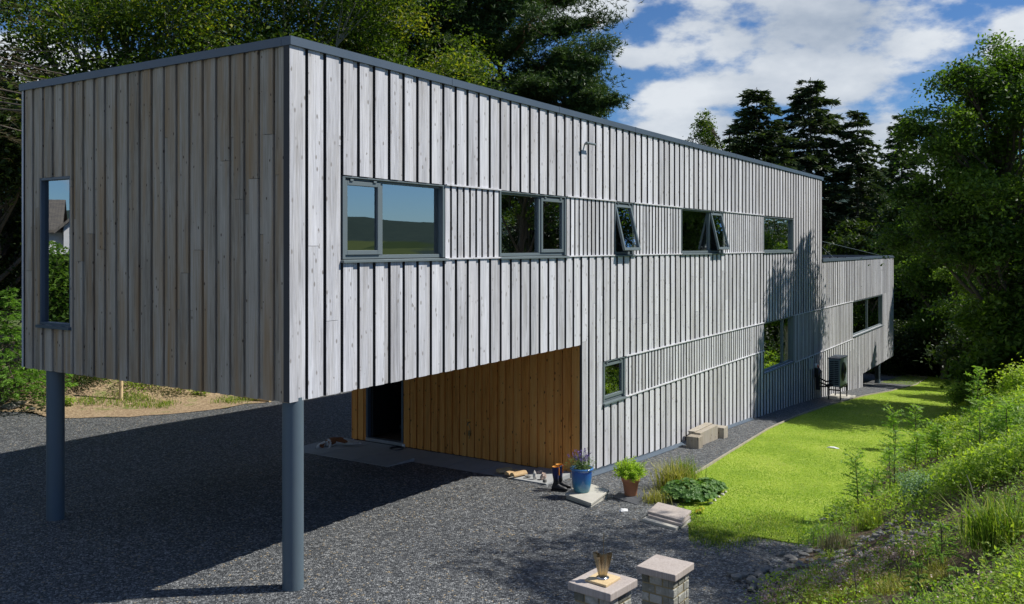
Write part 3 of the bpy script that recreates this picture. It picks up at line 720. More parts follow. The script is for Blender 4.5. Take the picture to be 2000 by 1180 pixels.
def curve(a, b, sag, rng, n=5, wob_=.06):
    a = np.array(a, float); b = np.array(b, float); L = np.linalg.norm(b-a); out = []
    j = rng.normal(size=(n+1, 3))*wob_*L; j[0] = j[-1] = 0
    for i in range(n+1):
        k = i/n; p = a+(b-a)*k; p = p+np.array((0, 0, sag*L*4*k*(1-k)))+j[i]*.6; out.append(tuple(p))
    return out
def broadleaf(name, label, x, y, H_, R, zlow, mat, bark, seed, clumps=26, per=900, leaf=.10, trunk=None, cat='tree', group='trees round the house', lean=(0, 0), clump_r=.28, dens=1., sun_bias=.0, z=None, squash=1., limb_vis=1):
    rng = np.random.default_rng(seed); z = ground(x, y) if z is None else z
    root = empty(name, (x, y, z), label, cat, group)
    r0 = trunk or H_*.018; tm = MB(); cm = MB()
    top = np.array((x+lean[0], y+lean[1], z+H_*.82)); mid = (x+lean[0]*.3, y+lean[1]*.3, z+H_*.4)
    tp = curve((x, y, z-.2), top, 0, rng, 8, .02); tm.tube(tp, [r0*(1.15 if i == 0 else (1-.85*i/8)) for i in range(9)], 9, .5)
    cz = z+(H_+zlow)/2; rz = (H_-zlow)/2
    cs = []
    tries = 0
    while len(cs) < clumps and tries < 4000:
        tries += 1
        d = rng.normal(size=3); d /= np.linalg.norm(d); q = rng.random()**.45
        p = np.array((x+lean[0]*.7, y+lean[1]*.7, cz))+d*q*np.array((R, R*squash, rz))*(.88+.12*rng.random())
        if all(np.linalg.norm((p-c)/np.array((1, 1, .8))) > R*clump_r*.62 for c in cs): cs.append(p)
    for c in cs:
        hrel = np.clip((c[2]-z)/H_-.18-.12*rng.random(), .16, .78); i = hrel/.82*8; i0 = int(min(i, 7)); k = i-i0
        a = np.array(tp[i0])*(1-k)+np.array(tp[i0+1])*k
        br = r0*(.42-.3*hrel)
        lp = curve(a, c, .06, rng, 5, .05); tm.tube(lp, [max(.012, br*(1-.82*j/5)) for j in range(6)], 6, .5, caps=False)
        cr = R*clump_r*(.75+.5*rng.random())
        nt_ = 7; cc = []
        for _ in range(nt_):
            d = rng.normal(size=3); d /= np.linalg.norm(d); e = c+d*cr*np.array((1, 1, .62))*(.55+.45*rng.random())
            tm.tube([lp[3], tuple((np.array(lp[4])+e)/2+rng.normal(size=3)*.04*cr), tuple(e)], [max(.01, br*.3), max(.008, br*.18), .006], 4, .5, caps=False); cc.append(e)
        n = int(per*dens*(.7+.6*rng.random())); which = rng.integers(0, nt_, n)
        cc = np.array(cc); g = rng.normal(size=(n, 3))*cr*np.array((.36, .36, .17)); pts = cc[which]+g
        pts[:, 2] -= (g[:, 0]**2+g[:, 1]**2)/max(cr, .1)*.5
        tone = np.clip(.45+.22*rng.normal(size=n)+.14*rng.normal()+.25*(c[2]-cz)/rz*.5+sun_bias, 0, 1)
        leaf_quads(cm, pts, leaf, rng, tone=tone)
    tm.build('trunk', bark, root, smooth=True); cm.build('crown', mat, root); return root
def tufts(cm, pts, rng, length, width, n, flat=.5, tone0=.4, dirs=None, spread=.8):
    k = len(pts); N_ = k*n; base = np.repeat(pts, n, 0)
    d = rng.normal(size=(N_, 3))*spread; d[:, 2] = d[:, 2]*flat+.25
    if dirs is not None: d += np.repeat(dirs, n, 0)
    d /= np.linalg.norm(d, axis=1)[:, None]; L = (length*(.6+.7*rng.random(N_)))[:, None]
    sd = np.cross(d, rng.normal(size=(N_, 3))); sd /= np.linalg.norm(sd, axis=1)[:, None]; sd *= width*.5
    v = np.stack([base-sd, base+sd, base+d*L+sd*.3, base+d*L-sd*.3], 1)
    cm.add(v.reshape(-1, 3), np.arange(N_*4).reshape(N_, 4), np.clip(tone0+.18*rng.normal(size=N_)+.3*d[:, 2]*.4, 0, 1))  # needles pointing up toned lighter, painting sun on their tops
def pine(label, x, y, H_, R, zlow, seed, clumps=34, per=110, z=None, nl=.15, lean=(0, 0)):
    rng = np.random.default_rng(seed); z = ground(x, y) if z is None else z
    root = empty('pine_tree', (x, y, z), label, 'tree', 'trees round the house'); tm = MB(); cm = MB(); r0 = .26
    top = np.array((x+lean[0], y+lean[1], z+H_*.93)); tp = curve((x, y, z-.2), top, 0, rng, 9, .015); tm.tube(tp, [r0*(1-.8*i/9) for i in range(10)], 9, .5)
    for i in range(clumps):
        hh = zlow+(H_-zlow)*((i+.5)/clumps)**.9; k = (hh-zlow)/(H_-zlow)
        rad = R*math.sin(math.pi*min(1, .18+k*.80))**.7*(.55+.55*rng.random()); a = rng.random()*2*np.pi if i % 2 else 2.4*i
        st = np.interp(min(hh-rad*.12, H_*.9), np.array([p[2]-z for p in tp]), np.arange(10)); i0 = int(min(st, 8)); kk = st-i0
        s0 = np.array(tp[i0])*(1-kk)+np.array(tp[i0+1])*kk
        e = np.array((s0[0]+math.cos(a)*rad, s0[1]+math.sin(a)*rad, z+hh+rad*.10)); lp = curve(s0, e, .03, rng, 5, .05); tm.tube(lp, [.085*(1-.8*j/5)*(1-.5*k)+.012 for j in range(6)], 6, .5, caps=False)
        for f in np.linspace(.35, 1.0, 5):
            c = s0+(e-s0)*f; cr = (.32+.55*rng.random())*(.6+.5*math.sqrt(max(rad, .5)/R))*R*.36
            nn = int(per*(.6+.6*rng.random())); g = rng.normal(size=(nn, 3))*np.array((.42, .42, .20))*cr; pts = c+g; pts[:, 2] += .12*cr-(g[:, 0]**2+g[:, 1]**2)*.05/max(cr, .2)
            tufts(cm, pts, rng, nl, .034, 7, .8, .42+.12*rng.normal()+.12*(k-.5))  # upper clumps toned lighter as if the sun caught them
            for q in range(3): tm.tube([tuple(c), tuple(c+g[q]*.9)], [.018, .006], 4, .5, caps=False)
    tm.build('trunk', M['pinebark'], root, smooth=True); cm.build('crown', M['needle_pine'], root); return root
def spruce(name, label, x, y, H_, R, zlow, seed, mat='needle_spruce', levels=26, per=7, nl=.24, wid=.06, z=None, droop=.28, dens=1., trunk=.2, bark='bark', group='trees round the house', cat='tree', power=.85, upturn=0., nn=10):
    rng = np.random.default_rng(seed); z = ground(x, y) if z is None else z
    root = empty(name, (x, y, z), label, cat, group); tm = MB(); cm = MB()
    tm.tube([(x, y, z-.1), (x+.02*H_*rng.normal()*.2, y, z+H_*.5), (x, y, z+H_)], [trunk, trunk*.6, .01*max(.5, H_/8)], 8, .5)
    for i in range(levels):
        k = (i+rng.random()*.5)/levels; hh = zlow+(H_-zlow)*k; rad0 = R*(1-k)**power*(.8+.35*rng.random())+.03*R
        for j in range(per):
            a = 2*np.pi*(j+rng.random()*.9)/per+i*1.1; rad = rad0*(.45+.75*rng.random()**.8)
            s0 = np.array((x, y, z+min(H_-.02, hh+(rng.random()-.5)*1.6*(H_-zlow)/levels))); d = np.array((math.cos(a), math.sin(a), 0)); ns = max(3, int(rad/.35*dens)); 
            bp = [s0+d*rad*f+np.array((0, 0, -droop*rad*f**1.3*(.7+.0*f)+upturn*rad*f*f)) for f in np.linspace(0, 1, 5)]
            tm.tube([tuple(p) for p in bp], [.02*rad/R*3*trunk/.2*(1-.2*q)+.003 for q in range(5)], 4, .5, caps=False)
            f = np.sqrt(rng.random(ns*3)); base = s0+d*rad*f[:, None]; base[:, 2] += -droop*rad*f**1.3+upturn*rad*f*f
            sd = np.array((-d[1], d[0], 0)); off = rng.normal(size=len(f))*rad*.20*(1.15-f*.7); pts = base+sd*off[:, None]; pts[:, 2] -= np.abs(off)*.35
            dirs = np.repeat((d*.9)[None], len(f), 0)+sd*np.sign(off)[:, None]*.7; dirs[:, 2] -= .45
            tufts(cm, pts, rng, nl, wid, nn, .5, .38+.1*rng.normal(), dirs*1.1, .55)
    tm.build('trunk', M[bark], root, smooth=True); cm.build('crown', M[mat], root); return root
def PX(px, y): return (px-1000)/1740*y
# --- behind the house, left
broadleaf('beech_tree', 'broad beech with yellow green leaves above the left end of the roof', PX(250, 27), 27, 14.5, 5.2, 4.5, M['leaf_beech'], M['palebark'], 11, 36, 1600, .135)
broadleaf('beech_tree', 'beech with pale bare limbs behind the front corner of the roof', PX(560, 29), 29, 15, 4.6, 5, M['leaf_beech'], M['palebark'], 12, 48, 1800, .135, lean=(.6, 0))
broadleaf('beech_tree', 'beech with lit tips in front of the pine trunk, over the roof edge', PX(760, 31), 31, 13, 3.6, 5.5, M['leaf_beech'], M['palebark'], 13, 30, 1300, .135)
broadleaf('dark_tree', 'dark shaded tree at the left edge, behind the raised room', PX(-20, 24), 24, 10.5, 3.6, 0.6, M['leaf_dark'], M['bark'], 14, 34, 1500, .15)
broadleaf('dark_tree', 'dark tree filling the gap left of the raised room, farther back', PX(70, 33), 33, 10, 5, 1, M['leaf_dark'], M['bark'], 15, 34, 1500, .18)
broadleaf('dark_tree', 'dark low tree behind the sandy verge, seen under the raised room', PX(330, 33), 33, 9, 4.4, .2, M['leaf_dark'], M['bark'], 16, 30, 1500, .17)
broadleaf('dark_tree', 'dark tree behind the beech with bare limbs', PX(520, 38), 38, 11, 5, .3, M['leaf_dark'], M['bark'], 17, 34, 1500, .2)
spruce('spruce_tree', 'thin old spruce with bare brown twigs at the top left corner', PX(-130, 17), 17, 13, 3.0, 7.0, 18, 'needle_old', 24, 5, .22, .010, droop=.5, trunk=.09, dens=1.1, nn=6, upturn=.25)
# --- Scots pines behind the roof
pine('tall pine with a straight pinkish trunk behind the middle of the roof', PX(822, 36), 36, 19, 4.0, 9.5, 21, 40, 190)
pine('big spreading dark pine rising over the long roof', PX(985, 38), 38, 18.0, 4.7, 6.2, 22, 62, 230)
pine('smaller pine crown leaning out right of the spreading pine', PX(1085, 36), 36, 12.4, 2.5, 6.6, 23, 30, 200, lean=(.5, 0))
# --- conifers beyond the far end
broadleaf('pale_tree', 'pale green airy tree just above the roof, left of the conifers', PX(1425, 72), 72, 17.0, 3.3, 6, M['leaf_beech'], M['bark'], 31, 18, 600, .22)
spruce('fir_tree', 'rounded dark fir next to the pale green tree', PX(1478, 70), 70, 17.2, 4.8, 2, 32, levels=28, per=9, nl=.5, wid=.14, droop=.15, power=.55)
spruce('fir_tree', 'tallest broad dark fir beyond the end of the roof', PX(1583, 72), 72, 19.2, 5.4, 2, 33, levels=29, per=8, nl=.5, wid=.14, droop=.18, power=.5)
spruce('fir_tree', 'slim ragged fir with gaps between its branches', PX(1675, 70), 70, 18.2, 3.9, 2, 34, levels=24, per=7, nl=.5, wid=.13, droop=.28, power=.6)
spruce('fir_tree', 'pointed fir half hidden behind the ash on the right', PX(1762, 76), 76, 18.8, 4.4, 2, 35, levels=25, per=8, nl=.5, wid=.14, droop=.2, power=.7)
spruce('fir_tree', 'short fir over the terrace between the slim ragged fir and the pointed fir', PX(1718, 82), 82, 14.0, 5.0, 1, 37, levels=24, per=9, nl=.55, wid=.14, droop=.2, power=.6)
# --- woodland past the lawn and right
wood_spots = [(1745, 56, 10.5, 4.2, 'dark tree closing the lawn behind the far corner of the house'), (1820, 60, 12.5, 4.8, 'dark tree behind the little blue pine'), (1900, 55, 12, 4.6, 'dark tree behind the rose bush, over the lawn end'),
              (1990, 56, 13, 5.2, 'dark tree at the right edge beyond the bank'), (1690, 66, 8.6, 4.4, 'low dark tree behind the terrace cables')]
for i, (px, y, h, r, lb) in enumerate(wood_spots):
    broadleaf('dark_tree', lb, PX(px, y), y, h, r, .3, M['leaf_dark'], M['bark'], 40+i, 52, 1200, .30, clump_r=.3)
broadleaf('ash_tree', 'tall leafy ash leaning in from the right over the lawn', PX(1965, 29), 29, 12.6, 3.3, .9, M['leaf_ash'], M['bark'], 51, 78, 1500, .14, squash=1.2)
broadleaf('ash_tree', 'lower ash in front of the pointed fir', PX(1845, 47), 47, 10.3, 2.8, .3, M['leaf_ash'], M['bark'], 52, 44, 1100, .18)
broadleaf('ash_tree', 'sunlit young ash with two white stems above the bank', PX(1925, 40), 40, 7.0, 1.7, 1.6, M['leaf_ash'], M['palebark'], 53, 26, 1000, .15, sun_bias=.25)
broadleaf('ash_tree', 'ash on the bank close by whose shadow falls on the gravel', 12.6, 12.3, 10.8, 2.6, 7.0, M['leaf_ash'], M['bark'], 54, 15, 380, .14, lean=(-1.5, 0))
broadleaf('ash_tree', 'ash on the bank mirrored in the middle windows', *XY(28, 14), 11, 3.2, 3, M['leaf_ash'], M['bark'], 55, 26, 600, .16)
for i, (t, s) in enumerate(((35, 18), (41, 20), (49, 19), (62, 12))):
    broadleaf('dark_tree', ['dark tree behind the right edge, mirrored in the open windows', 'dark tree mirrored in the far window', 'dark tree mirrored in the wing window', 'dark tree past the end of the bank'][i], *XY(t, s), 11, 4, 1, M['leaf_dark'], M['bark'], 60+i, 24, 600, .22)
for i, (px, y, h, r_, lb) in enumerate(((1985, 28, 3.3, 1.9, 'leafy bush at the foot of the tall leaning ash'), (1800, 51, 3.4, 2.6, 'dark bush under the trees left of the rose'), (1750, 50, 3.0, 2.4, 'dark bush just past the corner of the wing'), (1870, 50, 3.8, 2.8, 'dark bush behind the rose'), (1940, 48, 4.2, 2.8, 'dark bush behind the white stemmed ash'),
        (2010, 44, 4.5, 3.0, 'dark bush at the right edge under the trees'), (1990, 34, 3.2, 2.2, 'dark bush on the bank under the tall ash'), (1700, 57, 4.0, 3, 'dark bush beyond the terrace'))):
    broadleaf('dark_bush', lb, PX(px, y), y, h, r_, 0, M['leaf_ash' if i == 0 else 'leaf_dark'], M['bark'], 240+i, 20, 900, .2, clump_r=.42, cat='bush', group='dark bushes at the end of the lawn', trunk=.06)
#MORE
# ------------------------------------------------------------------ things on the ground
def rock_mesh(mb, c, d, rng, tone=.5, sub=1, rz=0):
    bm = bmesh.new(); bmesh.ops.create_icosphere(bm, subdivisions=sub, radius=1); off = rng.random()*50
    cs, sn = math.cos(rz), math.sin(rz); V = []
    for v in bm.verts:
        k = .78+.45*noise.noise(v.co*1.3+Vector((off, off*.3, 0))); q = v.co*k
        q.z = max(q.z, -.45); x, y = q.x*d[0]/2, q.y*d[1]/2
        V.append((c[0]+x*cs-y*sn, c[1]+x*sn+y*cs, c[2]+(q.z+.40)*d[2]*.62))
    F = [[v.index for v in f.verts] for f in bm.faces]; bm.free(); mb.add(V, F, tone)
def rock(name, label, cat, px, py, d, mat, seed, rz=0, lift=0, group=None, sub=2, pos=None):
    p = pos or at(px, py, lift); mb = MB(); rock_mesh(mb, (p[0], p[1], p[2]-.004), d, random.Random(seed), .5, sub, rz)
    return tag(mb.build(name, mat), label, cat, group)
def slab4(mb, tops, thick, tone=.5):
    """block from three px corners of its top (left, front, right), each with its lift over the ground"""
    L, F, R_ = [Vector(at(*p)) for p in tops]; z = (L.z+F.z+R_.z)/3
    B = L+R_-F; q = [Vector((v.x, v.y, z)) for v in (L, F, R_, B)]
    mb.box8([(v.x, v.y, z-thick) for v in q]+[(v.x, v.y, z) for v in q], tone); return q
# paving outside the door
def paving():
    mb = MB(); r = random.Random(4)
    def sl(t0, t1, s0, s1, top=.035, th=.12):
        g = .006; z = sum(ground(*XY(a, b)) for a in (t0, t1) for b in (s0, s1))/4+top
        mb.wbox(t0+g, t1-g, s0+g, s1-g, z-th, z, r.random())
    for (a, b) in ((-6.0, -5.1), (-5.1, -4.2), (-4.2, -3.3)): sl(5.62, 6.46, a, b); sl(6.46, 7.3, a, b)
    for (a, b) in ((-3.3, -2.5), (-2.5, -1.7), (-1.7, -.9)): sl(6.35, 7.3, a, b)
    sl(6.3, 7.3, -.9, -.15, .06)
    return tag(mb.build('path', M['slab'], loc=P(6.5, -3, 0)), 'grey stone paving outside the entrance', kind='structure')
bevel(paving(), .006)
mb = MB(); q = slab4(mb, [(1103, 963, .10), (1155, 981, .10), (1190, 961, .10)], .04); SLABZ = q[0].z
es = mb.build('stone_step', M['sandstone']); tag(es, 'pale sandstone slab at the house corner, under the blue pot', 'stone slab'); bevel(es, .006)
mb = MB(); c = (q[0]+q[2])/2
mb.box8([((v.x-c.x)*.93+c.x, (v.y-c.y)*.93+c.y, SLABZ-.17) for v in q]+[((v.x-c.x)*.93+c.x, (v.y-c.y)*.93+c.y, SLABZ-.041) for v in q])
tag(mb.build('step_footing', M['sandstone']), 'rough pale stone base below the sandstone slab at the house corner', 'stone base')
for nm, lb, tops, th, m in (('stone_slab', 'lowest and widest slab of the small stack by the leafy bed', [(1253, 1013, .045), (1320, 1031, .045), (1350, 1016, .045)], .05, 'sandstone'),
                            ('stone_slab', 'middle slab of the small stack by the leafy bed', [(1265, 1006, .085), (1331.5, 1024, .085), (1349.5, 1009, .085)], .038, 'capstone'),
                            ('stone_slab', 'topmost slab of the small stack by the leafy bed, with a nibbled back edge', [(1264.5, 998, .127), (1331.5, 1015, .127), (1350.5, 999, .127)], .040, 'capstone')):
    mb = MB(); slab4(mb, tops, th); bevel(tag(mb.build(nm, M[m]), lb, 'stone slab', 'stacked stone slabs'), .005)
mb = MB(); q = slab4(mb, [(1197, 970, .03), (1244, 983, .03), (1266, 967, .03)], .05); TILEC = (q[0]+q[2])/2
tag(mb.build('slate_tile', M['slate']), 'flat dark ribbed slate tile under the terracotta pot', 'tile')
rock('white_stone', 'flat white stone lying alone on the gravel below the terracotta pot', 'stone', 1217, 999, (.19, .15, .07), M['white'], 3, .3)
rock('white_stone', 'long white stone lying on the lawn', 'stone', 1627, 876, (.34, .12, .06), M['white'], 8, -.5, .01)
# pots
def lav():
    c = at(1136, 961, .10); c.z = SLABZ+.001; x, y, z = c
    root = empty('potted_lavender', c, 'blue glazed pot of flowering lavender standing on the pale slab', 'potted plant')
    m, nt, bs = mat_base('blue_glaze'); N = NT(nt); tc = N.n('ShaderNodeTexCoord'); sp = N.n('ShaderNodeSeparateXYZ'); N.l(tc.outputs['Object'], sp.inputs[0])
    f = N.m('ADD', N.m('MULTIPLY', sp.outputs[2], 2.2), N.m('MULTIPLY', N.noise(N.coord(), 9, 3), .18))
    N.l(N.ramp(f, [(.12, (.10, .26, .30)), (.45, (.03, .17, .36)), (.85, (.025, .11, .42)), (1, (.08, .24, .52))]), bs.inputs['Base Color'])
    bs.inputs['Roughness'].default_value = .18; bs.inputs['Coat Weight'].default_value = .3
    mb = MB(); mb.lathe(c, [(0, 0), (.125, 0), (.135, .012), (.158, .12), (.172, .24), (.176, .345), (.180, .365), (.197, .372), (.203, .388), (.198, .405), (.178, .408), (.168, .395), (.166, .36)], 40)
    mb.build('pot', m, root, smooth=True)
    mb = MB(); mb.lathe(c, [(0, .365), (.08, .372), (.167, .362)], 24); mb.build('soil', M['potsoil'], root)
    rng = np.random.default_rng(3); lf = MB(); n = 900
    b = np.array((x, y, z+.36))+rng.normal(size=(n, 3))*np.array((.06, .06, .01)); d = rng.normal(size=(n, 3)); d[:, 2] = np.abs(d[:, 2])+.5; d /= np.linalg.norm(d, axis=1)[:, None]
    rr = rng.random(n); pts = b+d*(.05+.20*rr[:, None]); leaf_quads(lf, pts, .055, rng, aspect=.13, axis=d*3, tone=.25+.6*rr); lf.build('foliage', M['lavleaf'], root)
    st = MB(); fl = MB()
    for _ in range(46):
        a = rng.random()*6.28; l = .15+.75*rng.random(); h = .20+.16*rng.random(); e = np.array((x+math.cos(a)*l*h*.8, y+math.sin(a)*l*h*.8, z+.37+h*(1-.35*l)))
        st.tube([(x+math.cos(a)*.06, y+math.sin(a)*.06, z+.37), tuple((e+np.array((x, y, z+.40)))/2+np.array((0, 0, .04))), tuple(e)], .0022, 4, .5, caps=False)
        dd = e-np.array((x, y, z+.3)); dd /= np.linalg.norm(dd); k = rng.normal(size=(16, 3))*.006+e+dd*np.linspace(-.028, .028, 16)[:, None]; fl = MB(); leaf_quads(fl, k, .017, rng, aspect=.8); fl.build('flower', M['purple'], root)
    st.build('stems', M['lavleaf'], root)
lav()
def terr():
    x, y = TILEC.x, TILEC.y; z = TILEC.z+.001; c = (x, y, z)
    root = empty('potted_herb', c, 'terracotta pot with a bushy lime green herb on the slate tile', 'potted plant')
    mb = MB(); mb.lathe(c, [(0, 0), (.098, 0), (.104, .01), (.140, .235), (.156, .240), (.166, .310), (.160, .318), (.146, .316), (.140, .28)], 40); mb.build('pot', M['terracotta'], root, smooth=True)
    mb = MB(); mb.lathe(c, [(0, .292), (.08, .296), (.141, .285)], 24); mb.build('soil', M['potsoil'], root)
    rng = np.random.default_rng(6); lf = MB(); st = MB()
    for i in range(150):
        d = rng.normal(size=3); d[2] = abs(d[2])+.25; d /= np.linalg.norm(d); L = (.22+.13*rng.random())*(1.0 if rng.random() < .85 else 1.2)
        b = np.array((x+rng.normal()*.05, y+rng.normal()*.05, z+.29)); e = b+d*L*np.array((.86, .86, 1)); st.tube([tuple(b), tuple((b+e)/2+np.array((0, 0, .02))), tuple(e)], .003, 4, caps=False)
        f = .3+.7*rng.random(42)**.7; p = b+(e-b)*f[:, None]+rng.normal(size=(42, 3))*.019; leaf_quads(lf, p, .028, rng, tone=f*.6+.35*rng.random(42), aspect=.6)
    st.build('stems', M['lavleaf'], root); lf.build('foliage', M['mint'], root)
terr()
# boots
def loft(mb, rings, n=20, tone=.5, cap0=True, cap1=True):
    """rings: (centre, u, v) with half-axis vectors"""
    V = []; F = []
    for c, u, v in rings:
        for k in range(n):
            a = 2*math.pi*k/n; V.append(tuple(Vector(c)+Vector(u)*math.cos(a)+Vector(v)*math.sin(a)))
    for i in range(len(rings)-1):
        for k in range(n): F.append([i*n+k, i*n+(k+1) % n, (i+1)*n+(k+1) % n, (i+1)*n+k])
    mb.add(V, F, tone)
    for i, on in ((0, cap0), (len(rings)-1, cap1)):
        if on:
            mb.add([tuple(rings[i][0])]+V[i*n:(i+1)*n], [[0, 1+(k+1) % n, 1+k] if i == 0 else [0, 1+k, 1+(k+1) % n] for k in range(n)], tone)
def boot(x, y, z, ang, label):
    root = empty('rubber_boot', (x, y, z), label, 'boot', 'pair of rubber boots'); d = Vector((math.cos(ang), math.sin(ang), 0)); w = Vector((-d.y, d.x, 0)); o = Vector((x, y, z)); up = Vector((0, 0, 1))
    def c(a, h): return o+d*a+up*h
    mb = MB(); loft(mb, [(c(.005, .135), d*.052, w*.042), (c(.0, .20), d*.05, w*.043), (c(-.004, .27), d*.060, w*.052), (c(-.004, .35), d*.068, w*.058), (c(-.002, .415), d*.066, w*.058)], cap0=False, cap1=False)
    m, nt, bs = mat_base('boot_shaft'); N = NT(nt); tc = N.n('ShaderNodeTexCoord'); sp = N.n('ShaderNodeSeparateXYZ'); N.l(tc.outputs['Object'], sp.inputs[0])
    N.l(N.ramp(N.m('MULTIPLY', sp.outputs[2], 2.2), [(.40, (.012, .012, .015)), (.60, (.012, .022, .12))]), bs.inputs['Base Color']); bs.inputs['Roughness'].default_value = .35
    mb.build('shaft', m, root, smooth=True)
    mb = MB(); loft(mb, [(c(-.075, .045), w*.026, up*.03), (c(-.06, .055), w*.036, up*.048), (c(-.01, .075), w*.041, up*.068), (c(.035, .072), w*.040, up*.062), (c(.08, .055), w*.042, up*.044), (c(.13, .045), w*.046, up*.036), (c(.175, .038), w*.040, up*.028), (c(.198, .032), w*.018, up*.014)])
    loft(mb, [(c(-.015, .07), d*.058, w*.040), (c(.002, .14), d*.053, w*.042)], cap0=False, cap1=False); mb.build('foot', M['black'], root, smooth=True)
    mb = MB(); loft(mb, [(c(.055, .0), d*.148, w*.045), (c(.055, .022), d*.150, w*.047)]); mb.build('sole', M['black'], root)
    mb = MB(); loft(mb, [(c(-.002, .30), d*.054, w*.046), (c(-.002, .414), d*.061, w*.053), (c(-.002, .418), d*.067, w*.059)], cap0=True, cap1=False); mb.build('lining', M['orangef'], root, smooth=True)
    mb = MB(); mb.box(c(.060, .34)-w*.035, (.012, .02, .13), ang); mb.build('orange_strip', M['orangef'], root)
bp = at(1086, 957, .02)
boot(bp.x, bp.y, bp.z-.01, math.radians(-12), 'front one of two dark blue rubber boots with orange lining')
boot(bp.x+.07, bp.y+.16, bp.z-.01, math.radians(-6), 'rear one of two dark blue rubber boots, its toe towards the pot')
# logs and stones by the wall
def log(label, px, py, L, r, ang, lift, seed, half=True):
    p = at(px, py, lift); rr = random.Random(seed); n = 9; a = []
    d = Vector((math.cos(ang), math.sin(ang), 0)); w = Vector((-d.y, d.x, 0)); mb = MB(); prof = []
    for k in range(n+1):
        th = math.pi*k/n; prof.append((math.cos(th)*r*(1+rr.uniform(-.12, .12)), math.sin(th)*r*(1+rr.uniform(-.15, .1))))
    V = []
    for e in (-L/2, L/2):
        for (u, v) in prof: V.append(tuple(p+d*e+w*u+Vector((0, 0, v+.002))))
    m = n+1; F = [[k, k+1, m+k+1, m+k] for k in range(n)]+[[0, m, 2*m-1, n]]
    mb.add(V, F, .3); mb.add(V[:m], [list(range(m))[::-1]], .9); mb.add(V[m:], [list(range(m))], .9)
    return tag(mb.build('firewood_log', M['freshcut']), label, 'log', 'split firewood by the wall')
log('left split log of the three on the paving', 985, 921, .30, .065, math.radians(35), .06, 1)
log('middle split log of the three on the paving', 1000, 925, .30, .06, math.radians(48), .06, 2)
log('right split log of the three on the paving, pale bark side up', 1013, 928, .32, .068, math.radians(40), .06, 3)
rock('flat_stone', 'small flat grey stone left of the upright white stone', 'stone', 1031, 931, (.17, .10, .04), M['rock'], 21, .2, .06)
rock('upright_stone', 'upright white stone on the paving edge beside the boots', 'stone', 1044, 935, (.09, .08, .19), M['paleroc'], 22, .3, .05)
rock('pink_stone', 'lumpy pinkish stone leaning between the white stone and the boots', 'stone', 1061, 936, (.17, .13, .16), M['pinkrock'], 23, .9, .05)
rock('dark_stone', 'dark grey stone in front of the pinkish stone', 'stone', 1064, 942, (.11, .10, .10), M['rock'], 24, .1, .05)
rock('rounded_stone', 'small rounded pebble behind the boots on the paving', 'stone', 1052, 925, (.20, .08, .08), M['pinkrock'], 25, .6, .06)
# bowl and mug by the door
p = at(775, 878, .04)
mb = MB(); mb.lathe(p, [(0, .004), (.10, .004), (.155, .03), (.16, .034), (.15, .03), (.10, .010), (0, .010)], 28); tag(mb.build('dog_bowl', M['darkmetal'], smooth=True), 'shallow dark bowl on the paving outside the door', 'bowl')
p = at(789, 875, .04); mb = MB(); mb.lathe(p, [(0, 0), (.038, 0), (.045, .04), (.048, .09), (.043, .09), (.040, .02), (0, .015)], 20)
tag(mb.build('mug', M['white'], smooth=True), 'small white mug next to the dark bowl by the door', 'mug')
# timber bench made of blocks
def block(label, t0, t1, s0, s1, h, name='timber_block', z=None, m='oldwood', g='old timber blocks beside the wall'):
    zz = ground(*XY((t0+t1)/2, (s0+s1)/2)) if z is None else z; mb = MB(); mb.wbox(t0, t1, s0, s1, zz-.05, zz+h, RNG.random())
    return bevel(tag(mb.build(name, M[m]), label, 'timber block', g), .012)
ta, sa = tsat(1357, 876)
block('near upright timber block at the wall, rounded corner', ta-.02, ta+.26, sa-.20, sa+.10, .27)
tb, sb_ = tsat(1409, 856)
block('far upright timber block at the wall', tb-.05, tb+.26, sb_-.22, sb_+.08, .27)
zz = ground(*XY((ta+tb)/2, sa)); mb = MB(); mb.wbox(ta+.42, tb-.20, sa-.32, sa-.02, zz-.04, zz+.32, .7); mb.wbox(ta+.41, tb-.19, sa-.34, sa-.16, zz+.322, zz+.345, .95)
bevel(tag(mb.build('timber_beam', M['oldwood']), 'long thick grey beam lying between the two timber blocks', 'timber beam'), .01)
